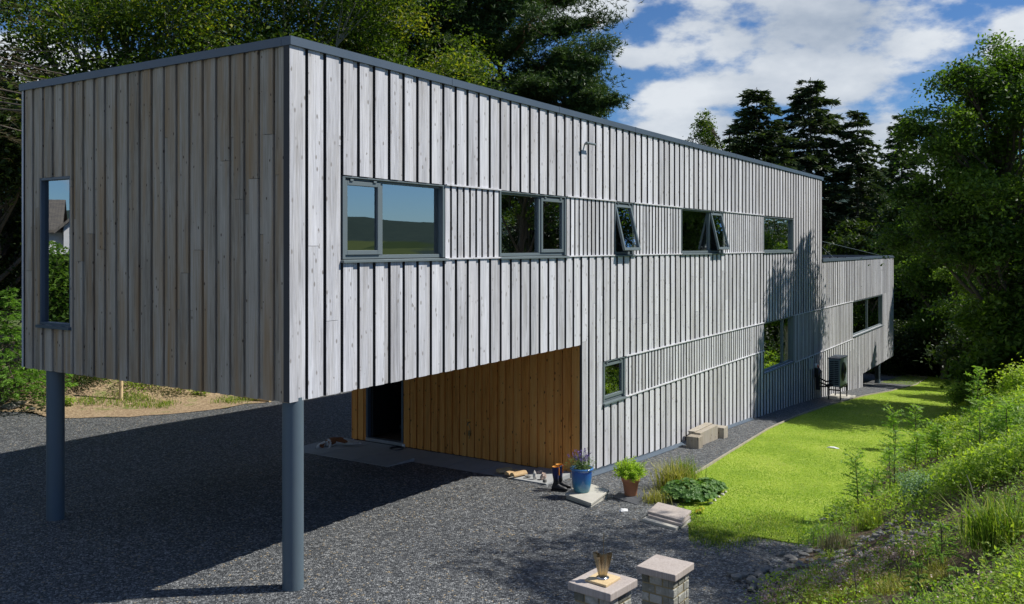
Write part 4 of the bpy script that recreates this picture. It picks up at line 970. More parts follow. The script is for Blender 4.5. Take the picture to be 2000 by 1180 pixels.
# heat pump
def pump():
    t0, s0 = 25.05, .42; z = ground(*XY(25.6, .7)); L, Wd, Hh, lg = 1.12, .40, .98, .50
    root = empty('heat_pump', P(t0, s0, z), 'dark grey outdoor heat pump with side louvres on a black stand by the wall', 'heat pump')
    zb = z+lg; mb = MB(); mb.wbox(t0, t0+L, s0, s0+Wd, zb, zb+Hh); bevel(mb.build('casing', plain('pump_casing', (.22, .27, .28), .4, 0, .08), root), .012)
    mb = MB(); mb.wbox(t0-.02, t0+L+.02, s0-.02, s0+Wd+.02, zb+Hh+.001, zb+Hh+.03); mb.build('top_cover', M['metal'], root)
    for k in range(13):
        for a, b in ((.05, .19), (.21, .35)):
            mb = MB(); zz = zb+.08+k*.066; mb.wbox(t0-.012, t0-.001, s0+a, s0+b, zz, zz+.036); mb.build('louvre', M['black'], root)
    mb = MB(); cx = t0+L*.45
    for rr in np.linspace(.06, .33, 7):
        pts = [P(cx+rr*math.cos(a), s0+Wd+.02, zb+Hh*.5+rr*math.sin(a)) for a in np.linspace(0, 2*math.pi, 33)]; mb.tube(pts, .005, 4, caps=False)
    for a in np.linspace(0, 2*math.pi, 9)[:-1]: mb.tube([P(cx, s0+Wd+.018, zb+Hh*.5), P(cx+.33*math.cos(a), s0+Wd+.018, zb+Hh*.5+.33*math.sin(a))], .004, 4)
    mb.build('fan_guard', M['darkmetal'], root)
    mb = MB(); n = 32; mb.add([P(cx, s0+Wd+.004, zb+Hh*.5)]+[P(cx+.34*math.cos(2*math.pi*k/n), s0+Wd+.004, zb+Hh*.5+.34*math.sin(2*math.pi*k/n)) for k in range(n)], [[0, 1+k, 1+(k+1) % n] for k in range(n)]); mb.build('fan_recess', M['black'], root)
    for a in (.05, L-.05):
        for b in (.0, Wd):
            mb = MB(); x = t0+a; y = s0+b; mb.tube([P(x, y, z-.05), P(x, y, zb-.02)], .022, 6); mb.build('leg', M['black'], root)
    mb = MB()
    for b in (0, Wd): mb.wbox(t0-.02, t0+L+.02, s0+b-.02, s0+b+.02, zb-.05, zb-.002)
    for a in (.05, L-.05): mb.wbox(t0+a-.02, t0+a+.02, s0, s0+Wd, zb-.14, zb-.10)
    mb.build('stand_rail', M['black'], root)
    for k, (za, zc) in enumerate(((zb+.10, zb+.16), (zb+.22, zb+.30), (zb+.05, zb+.02))):
        mb = MB(); mb.tube([P(t0+.02, s0+.10+.03*k, za), P(t0-.18, s0-.02, za-.03), P(t0-.30, s0-.2, zc)], .028, 8); mb.build('insulated_pipe', M['black'], root)
    root = empty('pipe_manifold', P(t0-.45, .12, z), 'black lagged valve assembly with a red cap on the wall beside the heat pump', 'pipework')
    mb = MB(); 
    mb.tube([P(t0-.30, .14, zb-.10), P(t0-.30, .14, zb+.5)], .075, 9); mb.tube([P(t0-.55, .14, zb+.42), P(t0-.05, .14, zb+.52)], .07, 9); mb.tube([P(t0-.55, .14, zb+.56), P(t0-.15, .14, zb+.62)], .045, 8)
    mb.tube([P(t0-.5, .14, zb+.42), P(t0-.5, .14, zb+.68)], .06, 8); mb.build('lagging', M['black'], root)
    mb = MB(); mb.lathe(P(t0-.46, .16, zb+.69), [(0, .11), (.03, .10), (.04, .0), (0, 0)], 12); mb.build('valve_cap', M['redf'], root, smooth=True)
    mb = MB(); mb.lathe(P(t0-.50, .12, zb+.69), [(0, .16), (.04, .15), (.05, .0), (0, 0)], 12); mb.build('air_vent', M['white'], root, smooth=True)
    mb = MB(); a = ground(*XY(t0+.6, s0+.2)); mb.wbox(t0+.1, t0+1.5, s0-.2, s0+.62, a-.06, a+.03); bevel(tag(mb.build('concrete_pad', M['sandstone']), 'pale concrete pad under the heat pump stand', 'pad'), .01)
pump()
# brick gate piers
def pier(label, corners, k, group='stone gate piers with flat caps'):
    """corners: px of the cap top (left, front, right, back); k: drop from the camera"""
    zt = CAMH-k; q = []
    for (px, py) in corners:
        y = k*1740/(py-480.5); q.append(Vector(((px-1000)/1740*y, y, zt)))
    c = sum(q, Vector())/4; e = ((q[1]-q[0])+(q[2]-q[3])).normalized(); ang = math.atan2(e.y, e.x); sz = ((q[1]-q[0]).length+(q[2]-q[1]).length)/2
    gz = min(ground(c.x+a, c.y+b) for a in (-.3, .3) for b in (-.3, .3))-.1
    root = empty('stone_pier', (c.x, c.y, gz), label, 'pier', group)
    mb = MB(); mb.box((c.x, c.y, zt-.033), (sz, sz, .066), ang); bevel(mb.build('cap', M['capstone'], root), .008, 2)
    w = sz-.075; core = MB(); core.box((c.x, c.y, (zt-.067+gz)/2), (w-.012, w-.012, zt-.067-gz), ang); core.build('core', M['mortar'], root)
    bl = MB(); r = random.Random(int(k*100)); ch = .086; n = int((zt-.07-gz)/ch); rot = Matrix.Rotation(ang, 3, 'Z')
    for i in range(n):
        z1 = zt-.072-i*ch; z0 = z1-ch+.012
        for f in range(4):
            rf = rot @ Matrix.Rotation(f*math.pi/2, 3, 'Z'); x = -w/2
            cuts = [0, .42, 1] if (i+f) % 2 else [0, .24, .66, 1]
            if r.random() < .3: cuts = [0, .30, .72, 1]
            for a, b in zip(cuts, cuts[1:]):
                x0 = -w/2+a*w+(.006 if a else 0); x1 = -w/2+b*w-(.006 if b < 1 else .05); p = []
                jx = r.uniform(-.004, .004)
                for zz in (z0, z1):
                    for (u, v) in ((x0, -w/2+jx), (x1, -w/2+jx), (x1, -w/2+.05), (x0, -w/2+.05)):
                        q_ = rf @ Vector((u, v, 0)); p.append((c.x+q_.x, c.y+q_.y, zz))
                bl.box8(p, r.random())
    bevel(bl.build('stone_blocks', M['stone'], root), .006, 2)
    return c, ang, zt
pier('right stone gate pier with a bare flat cap, patterned by leaf shadow', [(1244.8, 1106.4), (1316, 1124), (1354.9, 1097.6), (1283, 1081.6)], 3.0)
c, ang, zt = pier('left stone gate pier carrying a board and a metal vase', [(1114.4, 1137.6), (1189.6, 1161.6), (1240, 1128), (1165.6, 1109.6)], 2.74)
k = CAMH-zt-.02; 
def onp(px, py): y = k*1740/(py-480.5); return Vector(((px-1000)/1740*y, y, zt+.02))
L, F, R_ = onp(1142.4, 1131), onp(1184, 1143.5), onp(1212, 1126.5); B = L+R_-F; bc = (L+R_)/2
mb = MB(); mb.box8([(v.x, v.y, zt+.001) for v in (L, F, R_, B)]+[(v.x, v.y, zt+.02) for v in (L, F, R_, B)], .6); bevel(tag(mb.build('wooden_board', M['plank']), 'new pale square board lying on the left pier under the vase', 'board'), .003)
def vase():
    x, y = bc.x, bc.y; z = zt+.0205; root = empty('metal_vase', (x, y, z), 'folded metal sculpture vase with a thin upright rod, on the pale board', 'sculpture')
    mt = plain('brushed_bronze', (.42, .36, .25), .28, 1.0, .1, 20); mb = MB(); mb.lathe((x, y, z), [(0, 0), (.052, 0), (.054, .006), (0, .008)], 32); mb.build('base_disc', plain('polished_steel', (.6, .6, .6), .2, 1), root, smooth=True)
    mb = MB(); n = 64; V = []; F_ = []; R0 = 6
    for i in range(R0+1):
        f = i/R0; rad = .026+.040*f
        for k2 in range(n):
            a = 2*math.pi*k2/n; rr = rad*(1+.22*math.copysign(abs(math.sin(a*5))**.6, math.sin(a*5)))
            V.append((x+rr*math.cos(a)*1.05, y+rr*math.sin(a)*.6, z+.008+.185*f+(.012*math.sin(a*2.5+1) if i == R0 else 0)))
    for i in range(R0):
        for k2 in range(n): F_.append([i*n+k2, i*n+(k2+1) % n, (i+1)*n+(k2+1) % n, (i+1)*n+k2])
    mb.add(V, F_); o = mb.build('folded_body', mt, root); m = o.modifiers.new('wall', 'SOLIDIFY'); m.thickness = .0015
    mb = MB(); mb.tube([(x+.005, y, z+.01), (x+.008, y, z+.37)], .0028, 6); mb.build('rod', mt, root)
vase()
# wooden stake, log and rocks behind the drive
def stake():
    p = at(236, 783); mb = MB(); mb.tube([(p.x, p.y, p.z-.1), (p.x+.01, p.y, p.z+.9), (p.x-.01, p.y, p.z+1.5)], [.055, .052, .05], 9, .8); tag(mb.build('wooden_stake', M['plank'], smooth=True), 'single round wooden stake standing in the sandy verge', 'stake')
    p = at(505, 784); mb = MB(); mb.tube([(p.x-.55, p.y+.2, p.z+.14), (p.x+.1, p.y, p.z+.09), (p.x+.36, p.y-.12, p.z+.04)], [.06, .10, .06], 10, .9); tag(mb.build('cut_log', M['plank'], smooth=True), 'orange brown cut log at the edge of the drive behind the front post', 'log')
    for i, (px, py, w_, lb) in enumerate(((18, 797, .55, 'largest flat rock at the left edge of the drive'), (40, 790, .4, 'grey rock right behind the largest flat rock'), (8, 786, .45, 'rock half hidden at the far left edge'), (62, 800, .25, 'small rock nearest the left post'))):
        rock('rock', lb, 'rock', px, py, (w_, w_*.6, w_*.3), M['rock'], 60+i, i, 0, 'rocks at the left edge of the drive')
stake()
# ------------------------------------------------------------------ dog
def dog():
    base = at(650, 868, .035); z = ground(base.x, base.y)+.04
    L = at(627, 874, .035); R2 = at(668, 861, .035); ax = Vector((.80, .60, 0)); ay = Vector((ax.y, -ax.x, 0))   # ay: towards the viewer
    o = Vector((L.x, L.y, z)); 
    def W_(a, b, h): return o+ax*a*1.12+ay*b*1.12+Vector((0, 0, h*1.12))
    nodes = [(.36, 0, .10, .085), (.26, 0, .115, .098), (.16, -.01, .10, .088), (.08, -.01, .09, .060), (.0, .0, .075, .062), (-.06, .02, .055, .042), (-.11, .035, .038, .026),   # rump->chest->neck->head->muzzle
             (.46, -.01, .085, .078), (.52, 0, .06, .03), (.60, .03, .025, .014), (.68, .05, .015, .008),     # pelvis, tail
             (.15, .09, .045, .036), (.09, .17, .028, .020), (.02, .20, .018, .016), (-.03, .21, .016, .018),        # near foreleg
             (.12, -.10, .045, .034), (.03, -.14, .022, .018), (-.06, -.12, .016, .017),                       # far foreleg
             (.50, .08, .055, .052), (.60, .12, .035, .026), (.70, .10, .020, .017), (.78, .12, .016, .019),     # near hind leg
             (.52, -.08, .045, .045), (.62, -.06, .03, .022), (.74, -.04, .016, .017), (.80, -.03, .014, .018)]
    edges = [(0, 1), (1, 2), (2, 3), (3, 4), (4, 5), (5, 6), (0, 7), (7, 8), (8, 9), (9, 10), (2, 11), (11, 12), (12, 13), (13, 14), (2, 15), (15, 16), (16, 17), (7, 18), (18, 19), (19, 20), (20, 21), (7, 22), (22, 23), (23, 24), (24, 25)]
    me = bpy.data.meshes.new('dog'); me.from_pydata([tuple(W_(*n[:3])-o) for n in nodes], edges, [])
    tmp = bpy.data.objects.new('dog_tmp', me); COL.objects.link(tmp); md = tmp.modifiers.new('s', 'SKIN')
    for v, n in zip(me.skin_vertices[0].data, nodes): v.radius = (n[3], n[3]); v.use_root = False
    me.skin_vertices[0].data[0].use_root = True; sb2 = tmp.modifiers.new('u', 'SUBSURF'); sb2.levels = 2; sb2.render_levels = 2
    dg = bpy.context.evaluated_depsgraph_get(); ev = tmp.evaluated_get(dg); nm = bpy.data.meshes.new_from_object(ev); bpy.data.objects.remove(tmp)
    nm.name = 'dog_body'; at_ = nm.attributes.new('tone', 'FLOAT', 'FACE'); tones = []
    for f in nm.polygons:
        c = f.center; a = c.dot(ax)/1.12; b = c.dot(ay)/1.12; h = c.z/1.12; n = noise.noise(Vector((a*7, b*7, h*7)))*.05
        brown = (.10 < a+n < .50 and h > .075+n*1.0 and not (.115 < a+n < .155)) or (-.055 < a+n < .045 and abs(b-.02) > .022+n*.4 and h > .04)
        tones.append(1. if brown else 0.)
    at_.data.foreach_set('value', tones); nm.polygons.foreach_set('use_smooth', np.ones(len(nm.polygons), bool))
    m, nt, bs = mat_base('dog_coat'); N = NT(nt); n = N.noise(N.coord(), 60, 4)
    N.l(N.mix(N.tone(), N.mix(n, (.55, .52, .48), (.78, .76, .73)), N.mix(n, (.16, .055, .018), (.36, .14, .05))), bs.inputs['Base Color']); bs.inputs['Roughness'].default_value = .8; N.bump(n, .4, .006, bs)
    nm.materials.clear(); nm.materials.append(m)
    root = bpy.data.objects.new('dog', nm); COL.objects.link(root); root.location = o; tag(root, 'brown and white dog asleep on the paving outside the door', 'dog')
    for sgn in (1, -1):
        mb = MB(); c = W_(-.005, .02+.052*sgn, .075); loft(mb, [(c, ax*.022, Vector((0, 0, .012))), (c+ay*.012*sgn-Vector((0, 0, .028)), ax*.034, ay*.008), (c+ay*.016*sgn-Vector((0, 0, .055)), ax*.020, ay*.006)], 12)
        mb.build('ear', plain('dog_ear', (.22, .08, .03), .9), root, smooth=True)
        mb = MB(); mb.lathe(W_(-.068, .025+.024*sgn, .072), [(0, -.006), (.006, 0), (0, .006)], 10); mb.build('eye', M['black'], root, smooth=True)
    mb = MB(); mb.lathe(W_(-.135, .042, .036), [(0, -.012), (.013, 0), (0, .012)], 12); mb.build('nose', M['black'], root, smooth=True)
    mb = MB(); cc = W_(.075, -.008, .085); pts = [cc+(ay*math.cos(a)+Vector((0, 0, 1))*math.sin(a))*.066+ax*.01*math.sin(a) for a in np.linspace(0, 2*math.pi, 25)]; mb.tube(pts, .007, 6, caps=False); mb.build('collar', M['black'], root, smooth=True)
dog()
# ------------------------------------------------------------------ small plants
def bush(name, label, px, py, w, h, mat, seed, n=1400, leaf=.035, group='shrubs and weeds on the bank', cat='shrub', pos=None, aspect=.55, flowers=None, nf=0, stems=14):
    rng = np.random.default_rng(seed); p = pos if pos is not None else at(px, py); x, y, z = p; root = empty(name, (x, y, z), label, cat, group); st = MB(); lf = MB(); fl = MB()
    ends = []
    for i in range(stems):
        a = rng.random()*6.28; l = math.sqrt(rng.random())*w*.5; hh = h*(1-.45*(l/(w*.5))**2)*(.75+.3*rng.random()); e = np.array((x+math.cos(a)*l, y+math.sin(a)*l, z+hh)); ends.append(e)
        st.tube([(x+math.cos(a)*l*.15, y+math.sin(a)*l*.15, z-.03), tuple((e+np.array((x+math.cos(a)*l*.5, y+math.sin(a)*l*.5, z)))/2+rng.normal(size=3)*.02*w), tuple(e)], [.008*max(.5, h), .006*max(.5, h), .003], 4, .5, caps=False)
    ends = np.array(ends); wch = rng.integers(0, len(ends), n); f = .25+.78*rng.random(n)**.6; b = np.array((x, y, z)); pts = b+(ends[wch]-b)*f[:, None]+rng.normal(size=(n, 3))*np.array((.11, .11, .09))*w
    pts[:, 2] = np.maximum(pts[:, 2], z+.01); out = pts-np.array((x, y, z+h*.3)); out /= np.linalg.norm(out, axis=1)[:, None]
    leaf_quads(lf, pts, leaf, rng, outward=out*.8, tone=np.clip(.2+.5*f+.18*rng.normal(size=n), 0, 1), aspect=aspect)
    st.build('stems', M['bark'], root); lf.build('foliage', M[mat], root)
    if flowers:
        for j in rng.integers(0, n, nf):
            fl = MB(); q = fm_flower(pts[j]+out[j]*w*.06, out[j], .022*max(1, w*1.6)); fl.add(*q); fl.build('flower', M[flowers], root)
    return root
def fm_flower(c, nrm, R_):
    nrm = Vector(nrm).normalized(); u = nrm.orthogonal().normalized(); v = nrm.cross(u); k = 12
    ring = [tuple(Vector(c)+(u*math.cos(2*math.pi*j/k)+v*math.sin(2*math.pi*j/k))*R_*(1 if j % 2 else .6)+nrm*R_*.4) for j in range(k)]
    return [tuple(c)]+ring, [[0, 1+j, 1+(j+1) % k] for j in range(k)], .6
def strap(name, label, px, py, w, h, mat, seed, n=260, bw=.012, group='plants in the bed at the lawn corner', cat='plant', pos=None, lean=.8):
    rng = np.random.default_rng(seed); p = pos if pos is not None else at(px, py); b = np.array(p)+rng.normal(size=(n, 3))*np.array((w*.22, w*.22, 0)); mb = MB(); blades(mb, b, h, bw, rng, lean); return tag(mb.build(name, M[mat], loc=tuple(p)), label, cat, group)
strap('day_lily', 'tall yellowing strap leaved clump behind the leafy bed', 1318, 957, .75, .50, 'straw', 71, 420, .014)
strap('day_lily', 'greener strap leaved clump against the gravel strip', 1342, 945, .6, .48, 'grass', 72, 260, .013)
strap('day_lily', 'small reddish tuft between the slate tile and the leafy bed', 1280, 982, .5, .22, 'straw', 73, 200, .01)
def mantle(label, px, py, w, h, seed, n):
    rng = np.random.default_rng(seed); x, y, z = at(px, py); root = empty('lady_mantle', (x, y, z), label, 'plant', 'plants in the bed at the lawn corner'); st = MB(); lf = MB()
    for i in range(n):
        a = rng.random()*6.28; l = math.sqrt(rng.random())*w*.5; hh = h*(1-.5*(l/(w*.5))**2)*(.7+.35*rng.random()); c = np.array((x+math.cos(a)*l, y+math.sin(a)*l, z+hh)); st.tube([(x+math.cos(a)*l*.5, y+math.sin(a)*l*.5, z), tuple(c)], .003, 4, caps=False)
        R_ = .050*(.7+.6*rng.random()); nrm = Vector((math.cos(a)*l/w*1.6+rng.normal()*.25, math.sin(a)*l/w*1.6+rng.normal()*.25, 1)).normalized(); u = nrm.orthogonal().normalized(); v = nrm.cross(u); k = 14; ring = []
        for j in range(k):
            th = 2*math.pi*j/k; rr = R_*(1 if j % 2 else .78); ring.append(tuple(Vector(c)+(u*math.cos(th)+v*math.sin(th))*rr+nrm*R_*.18*(j % 2)))
        lf.add([tuple(Vector(c)-nrm*R_*.1)]+ring, [[0, 1+j, 1+(j+1) % k] for j in range(k)], float(np.clip(.3+.5*hh/h*rng.random()+.2*rng.normal(), 0, 1)))
    st.build('stems', M['mantle'], root); lf.build('foliage', M['mantle'], root)
mantle('large mound of scalloped green leaves behind the slab stack', 1345, 978, .95, .34, 81, 330)
mantle('lower scalloped mound reaching onto the lawn', 1385, 963, .62, .25, 82, 150)
bush('yellow_plant', 'small yellow green tuft at the right end of the slab stack', 1367, 1005, .16, .14, 'mint', 83, 220, .02, 'plants in the bed at the lawn corner', 'plant', flowers='yellowf', nf=14)
for i, (px, py) in enumerate(((1388, 985), (1396, 979), (1404, 973), (1411, 968), (1417, 963))):
    rock('edge_stone', ['edging pebble nearest the slab stack', 'second edging pebble of the leafy bed', 'middle edging pebble of the leafy bed', 'fourth edging pebble of the leafy bed', 'edging pebble farthest out on the lawn'][i], 'stone', px, py, (.09, .07, .06), M['paleroc'], 90+i, i, .01, 'pebbles edging the leafy bed')
def pinnate(lf, st, base, d, L, rng, ls, tone):
    """a rowan leaf: midrib with paired leaflets"""
    d = d/np.linalg.norm(d); sd = np.cross(d, (0, 0, 1)); sd /= np.linalg.norm(sd)+1e-9; pts = []; ax = []
    for i in range(1, 8):
        f = i/7; p = base+d*L*f+np.array((0, 0, -.25*L*f*f))
        for sg in (-1, 1): pts.append(p+sd*sg*ls*.45); ax.append(sd*sg*2.4+d*.9)
    leaf_quads(lf, np.array(pts), ls, rng, up=1.4, aspect=.33, axis=np.array(ax), tone=np.clip(tone+.12*rng.normal(size=len(pts)), 0, 1))
    st.tube([tuple(base), tuple(base+d*L*.5-np.array((0, 0, .06*L))), tuple(base+d*L-np.array((0, 0, .25*L)))], .0025, 3, caps=False)
def rowan(label, px, py, h, seed, n=16, ls=.05, spread=.24, pos=None):
    rng = np.random.default_rng(seed); x, y, z = pos if pos is not None else at(px, py); root = empty('rowan_sapling', (x, y, z), label, 'sapling', 'young rowans on the bank'); st = MB(); lf = MB()
    lx, ly = rng.normal()*.05*h, rng.normal()*.05*h; sp = [(x, y, z-.05), (x+lx*.5, y, z+h*.5), (x+lx, y+ly, z+h)]; st.tube(sp, [.012, .009, .004], 6, .2)
    for i in range(n):
        f = .28+.72*(i+rng.random())/n; b = np.array((x+lx*f, y+ly*f, z+h*min(f, 1))); a = i*2.4+rng.random(); d = np.array((math.cos(a), math.sin(a), .45+.5*f)); pinnate(lf, st, b, d, spread*(1.05-.25*f)*(.5+.9*rng.random()), rng, ls, .35+.3*f)
    st.build('stem', M['bark'], root); lf.build('foliage', M['weed2'], root)
rows = [(1678, 1013, .98, 'rowan sapling standing in front of the round blue green shrub, at the lawn edge', 24), (1749, 978, 1.15, 'tallest thin rowan rising left of the round blue green shrub', 14), (1737, 979, .9, 'thin rowan close to the left of the tallest one', 12),
        (1786, 928, .75, 'rowan sapling behind the round blue green shrub', 14), (1912, 916, 1.1, 'thin dark stemmed rowan in the middle of the bank', 12), (1746, 880, .9, 'feathery rowan seen against the shaded lawn', 16), (1786, 872, .95, 'slim feathery rowan right of the one against the shaded lawn', 14),
        (1906, 850, 1.5, 'tall rowan at the edge of the bare soil patch', 20), (1700, 985, .5, 'short rowan beside the tussock on the lawn edge', 14), (1830, 905, .7, 'bushy rowan in the thick of the bank', 22), (1965, 900, .9, 'rowan near the right edge over the ferns', 16)]
for i, (px, py, h, lb, n) in enumerate(rows): rowan(lb, px, py, h, 100+i, int(n*1.3), .105 if py < 930 else .078, .34 if py < 930 else .28)
bush('round_shrub', 'round blue green shrub halfway up the bank', 1787, 985, .62, .50, 'bluegreen', 120, 2200, .035)
strap('heather', 'pale straw coloured heather at the foot of the bank', 1640, 1075, .44, .20, 'heather', 121, 520, .013, 'shrubs and weeds on the bank', 'shrub', lean=.25)
bush('heather', 'dark green cushion in front of the pale heather', 1618, 1098, .32, .14, 'weed', 122, 900, .022)
strap('grass_tussock', 'fine upright grass tussock at the lawn edge', 1702, 1040, .42, .36, 'grass', 123, 420, .006, 'grasses on the bank', 'grass', lean=.35)
strap('grass_tussock', 'long arching grass clump near the right edge', 1950, 1075, .6, .50, 'grass', 124, 460, .012, 'grasses on the bank', 'grass')
strap('grass_tussock', 'grass clump in front of the bare soil, far up the bank', 1925, 905, .6, .45, 'grass', 125, 300, .014, 'grasses on the bank', 'grass')
def young_spruce(label, px, py, h, seed, whorls=3):
    rng = np.random.default_rng(seed); x, y, z = at(px, py); root = empty('spruce_sapling', (x, y, z), label, 'sapling', 'young spruces on the bank'); st = MB(); nd = MB()
    st.tube([(x, y, z-.05), (x+.01, y, z+h*.6), (x, y, z+h)], [.011, .008, .004], 6)
    def shoot(b, d, L):
        pts = [b+d*L*f+np.array((0, 0, .16*L*math.sin(f*2.2)-.22*L*f*f)) for f in np.linspace(0, 1, 5)]; st.tube([tuple(p) for p in pts], [.006, .005, .004, .004, .002], 5)
        n = int(900*L); f = rng.random(n)*4; k = np.minimum(f.astype(int), 3); P_ = np.array(pts); c = P_[k]+(P_[k+1]-P_[k])*(f-k)[:, None]
        o = rng.normal(size=(n, 3)); o /= np.linalg.norm(o, axis=1)[:, None]; o = o+d*.8; leaf_quads(nd, c+o*.009, .024, rng, aspect=.22, axis=o*3, tone=np.clip(.45+.35*o[:, 2]+.1*rng.normal(size=n), 0, 1))
    for w in range(whorls):
        zz = z+h*(.42+.56*w/(whorls-.6)) if w < whorls-1 else z+h*.98; m = 6-w
        for q in range(m):
            a = 2*math.pi*(q+rng.random()*.5)/m; shoot(np.array((x, y, zz)), np.array((math.cos(a), math.sin(a), .12)), h*(.46-.09*w)*(.8+.35*rng.random()))
    shoot(np.array((x, y, z+h*.9)), np.array((.02, 0, 1.)), h*.16)
    st.build('stem', M['bark'], root); nd.build('foliage', M['needle_bright'], root)
for i, (px, py, h, lb) in enumerate(((1838, 1125, .52, 'bright young spruce with spreading shoots on the near bank'), (1792, 1175, .34, 'smaller bright spruce seedling below the spreading one'), (1868, 1178, .30, 'spruce seedling at the bottom edge right of the smaller one'))): young_spruce(lb, px, py, h, 130+i)
for i, (px, py, h, lx, lb) in enumerate(((1673, 1185, .42, -.02, 'straight bare dark stem at the bottom edge of the bank'), (1756, 1150, .40, .07, 'curved bare dark stem left of the bright young spruce'), (1653, 1182, .22, .08, 'short hooked bare stem at the bottom edge of the bank'), (1905, 1000, .45, -.10, 'pale leaning dead stalk right of the bright young spruce'))):
    p = at(px, py); mb = MB(); mb.tube([(p.x, p.y, p.z-.03), (p.x+lx*.2, p.y, p.z+h*.4), (p.x+lx*.5, p.y+.02, p.z+h*.75), (p.x+lx, p.y+.02, p.z+h)], [.008, .007, .006, .003], 6); mb.tube([(p.x+lx*.3, p.y, p.z+h*.5), (p.x+lx*.3+.06, p.y, p.z+h*.66)], [.004, .002], 5)
    tag(mb.build('bare_stem', M['palebark' if i == 3 else 'bark'], loc=tuple(p)), lb, 'stem', 'bare stems on the bank')
far = [(1855, 728, .9, .9, 'weed2', 'leafy shrub at the near end of the lawn border', None), (1902, 748, 1.5, 1.3, 'weed', 'broad yellow green shrub above the orange flowers', None), (1965, 735, 1.6, 1.5, 'weed2', 'tall shrub mass right of the broad yellow green shrub', None),
       (1880, 800, 1.0, .9, 'weed2', 'dense shrub overhanging the lawn edge', None), (1945, 775, .8, .7, 'weed', 'low plant with orange blooms', 'orangef'), (1990, 800, 1.2, 1.0, 'weed', 'shrub cut by the right edge below the tall shrub mass', None),
       (1850, 850, .6, .5, 'weed', 'small weedy clump beside the bare soil patch', None), (1990, 880, .9, .8, 'weed2', 'fresh green shrub at the right edge halfway down', None), (1985, 700, 1.8, 1.6, 'weed2', 'dim shrub under the trees at the right edge', None)]
for i, (px, py, w, h, m, lb, fl) in enumerate(far): bush('bank_shrub', lb, px, py, w, h, m, 140+i, 2600, .075, flowers=fl, nf=26, stems=20)
bush('rose_bush', 'rose bush with one red bloom at the far end of the lawn', 1868, 705, .8, 1.0, 'weed2', 160, 700, .09, 'plants in the far border', 'shrub', stems=9)
p = at(1868, 705); mb = MB(); rng = np.random.default_rng(5); leaf_quads(mb, np.array((p.x-.45, p.y-.3, p.z+.62))+rng.normal(size=(30, 3))*.05, .13, rng, aspect=.9); o = mb.build('flower', M['redf'], bpy.data.objects['rose_bush'])
p = at(1797, 706); spruce('pine_sapling', 'small blue green pine standing in the dark at the end of the lawn', p.x, p.y, 2.3, .85, .1, 161, 'needle_spruce', 14, 7, .22, .035, z=p.z, droop=-.25, trunk=.05, group='plants in the far border', cat='sapling', dens=2.4)
for i, (px, py, w, m, lb) in enumerate(((1772, 706, .5, 'weed', 'low green tuft left of the little blue green pine'), (1812, 707, .55, 'mint', 'yellowish low plant right of the little blue green pine'), (1826, 705, .3, 'mint', 'tiny yellow tuft left of the rose bush'), (1840, 708, .35, 'heather', 'dry tuft at the foot of the rose bush'))):
    bush('border_plant', lb, px, py, w, w*.7, m, 170+i, 500, .07, 'plants in the far border', 'plant')
spruce('cypress_bush', 'bright feathery conifer beside the left end of the raised room', PX(15, 22.5), 22.5, 2.9, 1.5, .3, 180, 'needle_bright', 16, 9, .11, .02, droop=.10, trunk=.05, group='shrubs behind the drive', cat='shrub', dens=3)
for i, (px, py, w, h, m, n, lb) in enumerate(((395, 772, .5, .25, 'weed', 300, 'small weed on the sandy verge near the middle'), (128, 792, .5, .25, 'weed', 300, 'small leafy weed on the sandy verge beside the left post'), (280, 762, 1.4, .8, 'weed', 1600, 'brambly shrub behind the wooden stake'), (200, 745, 1.2, .9, 'weed2', 1400, 'lit shrub left of the wooden stake'),
                                    (360, 758, 1.6, .7, 'weed', 1600, 'low green shrub behind the verge, right of the stake'), (150, 760, 1.6, .8, 'leaf_dark', 1200, 'dark fern like shrub behind the left post'))):
    bush('verge_shrub' if w > 1 else 'verge_weed', lb, px, py, w, h, m, 190+i, n, .06, 'shrubs behind the drive', 'shrub' if w > 1 else 'plant')
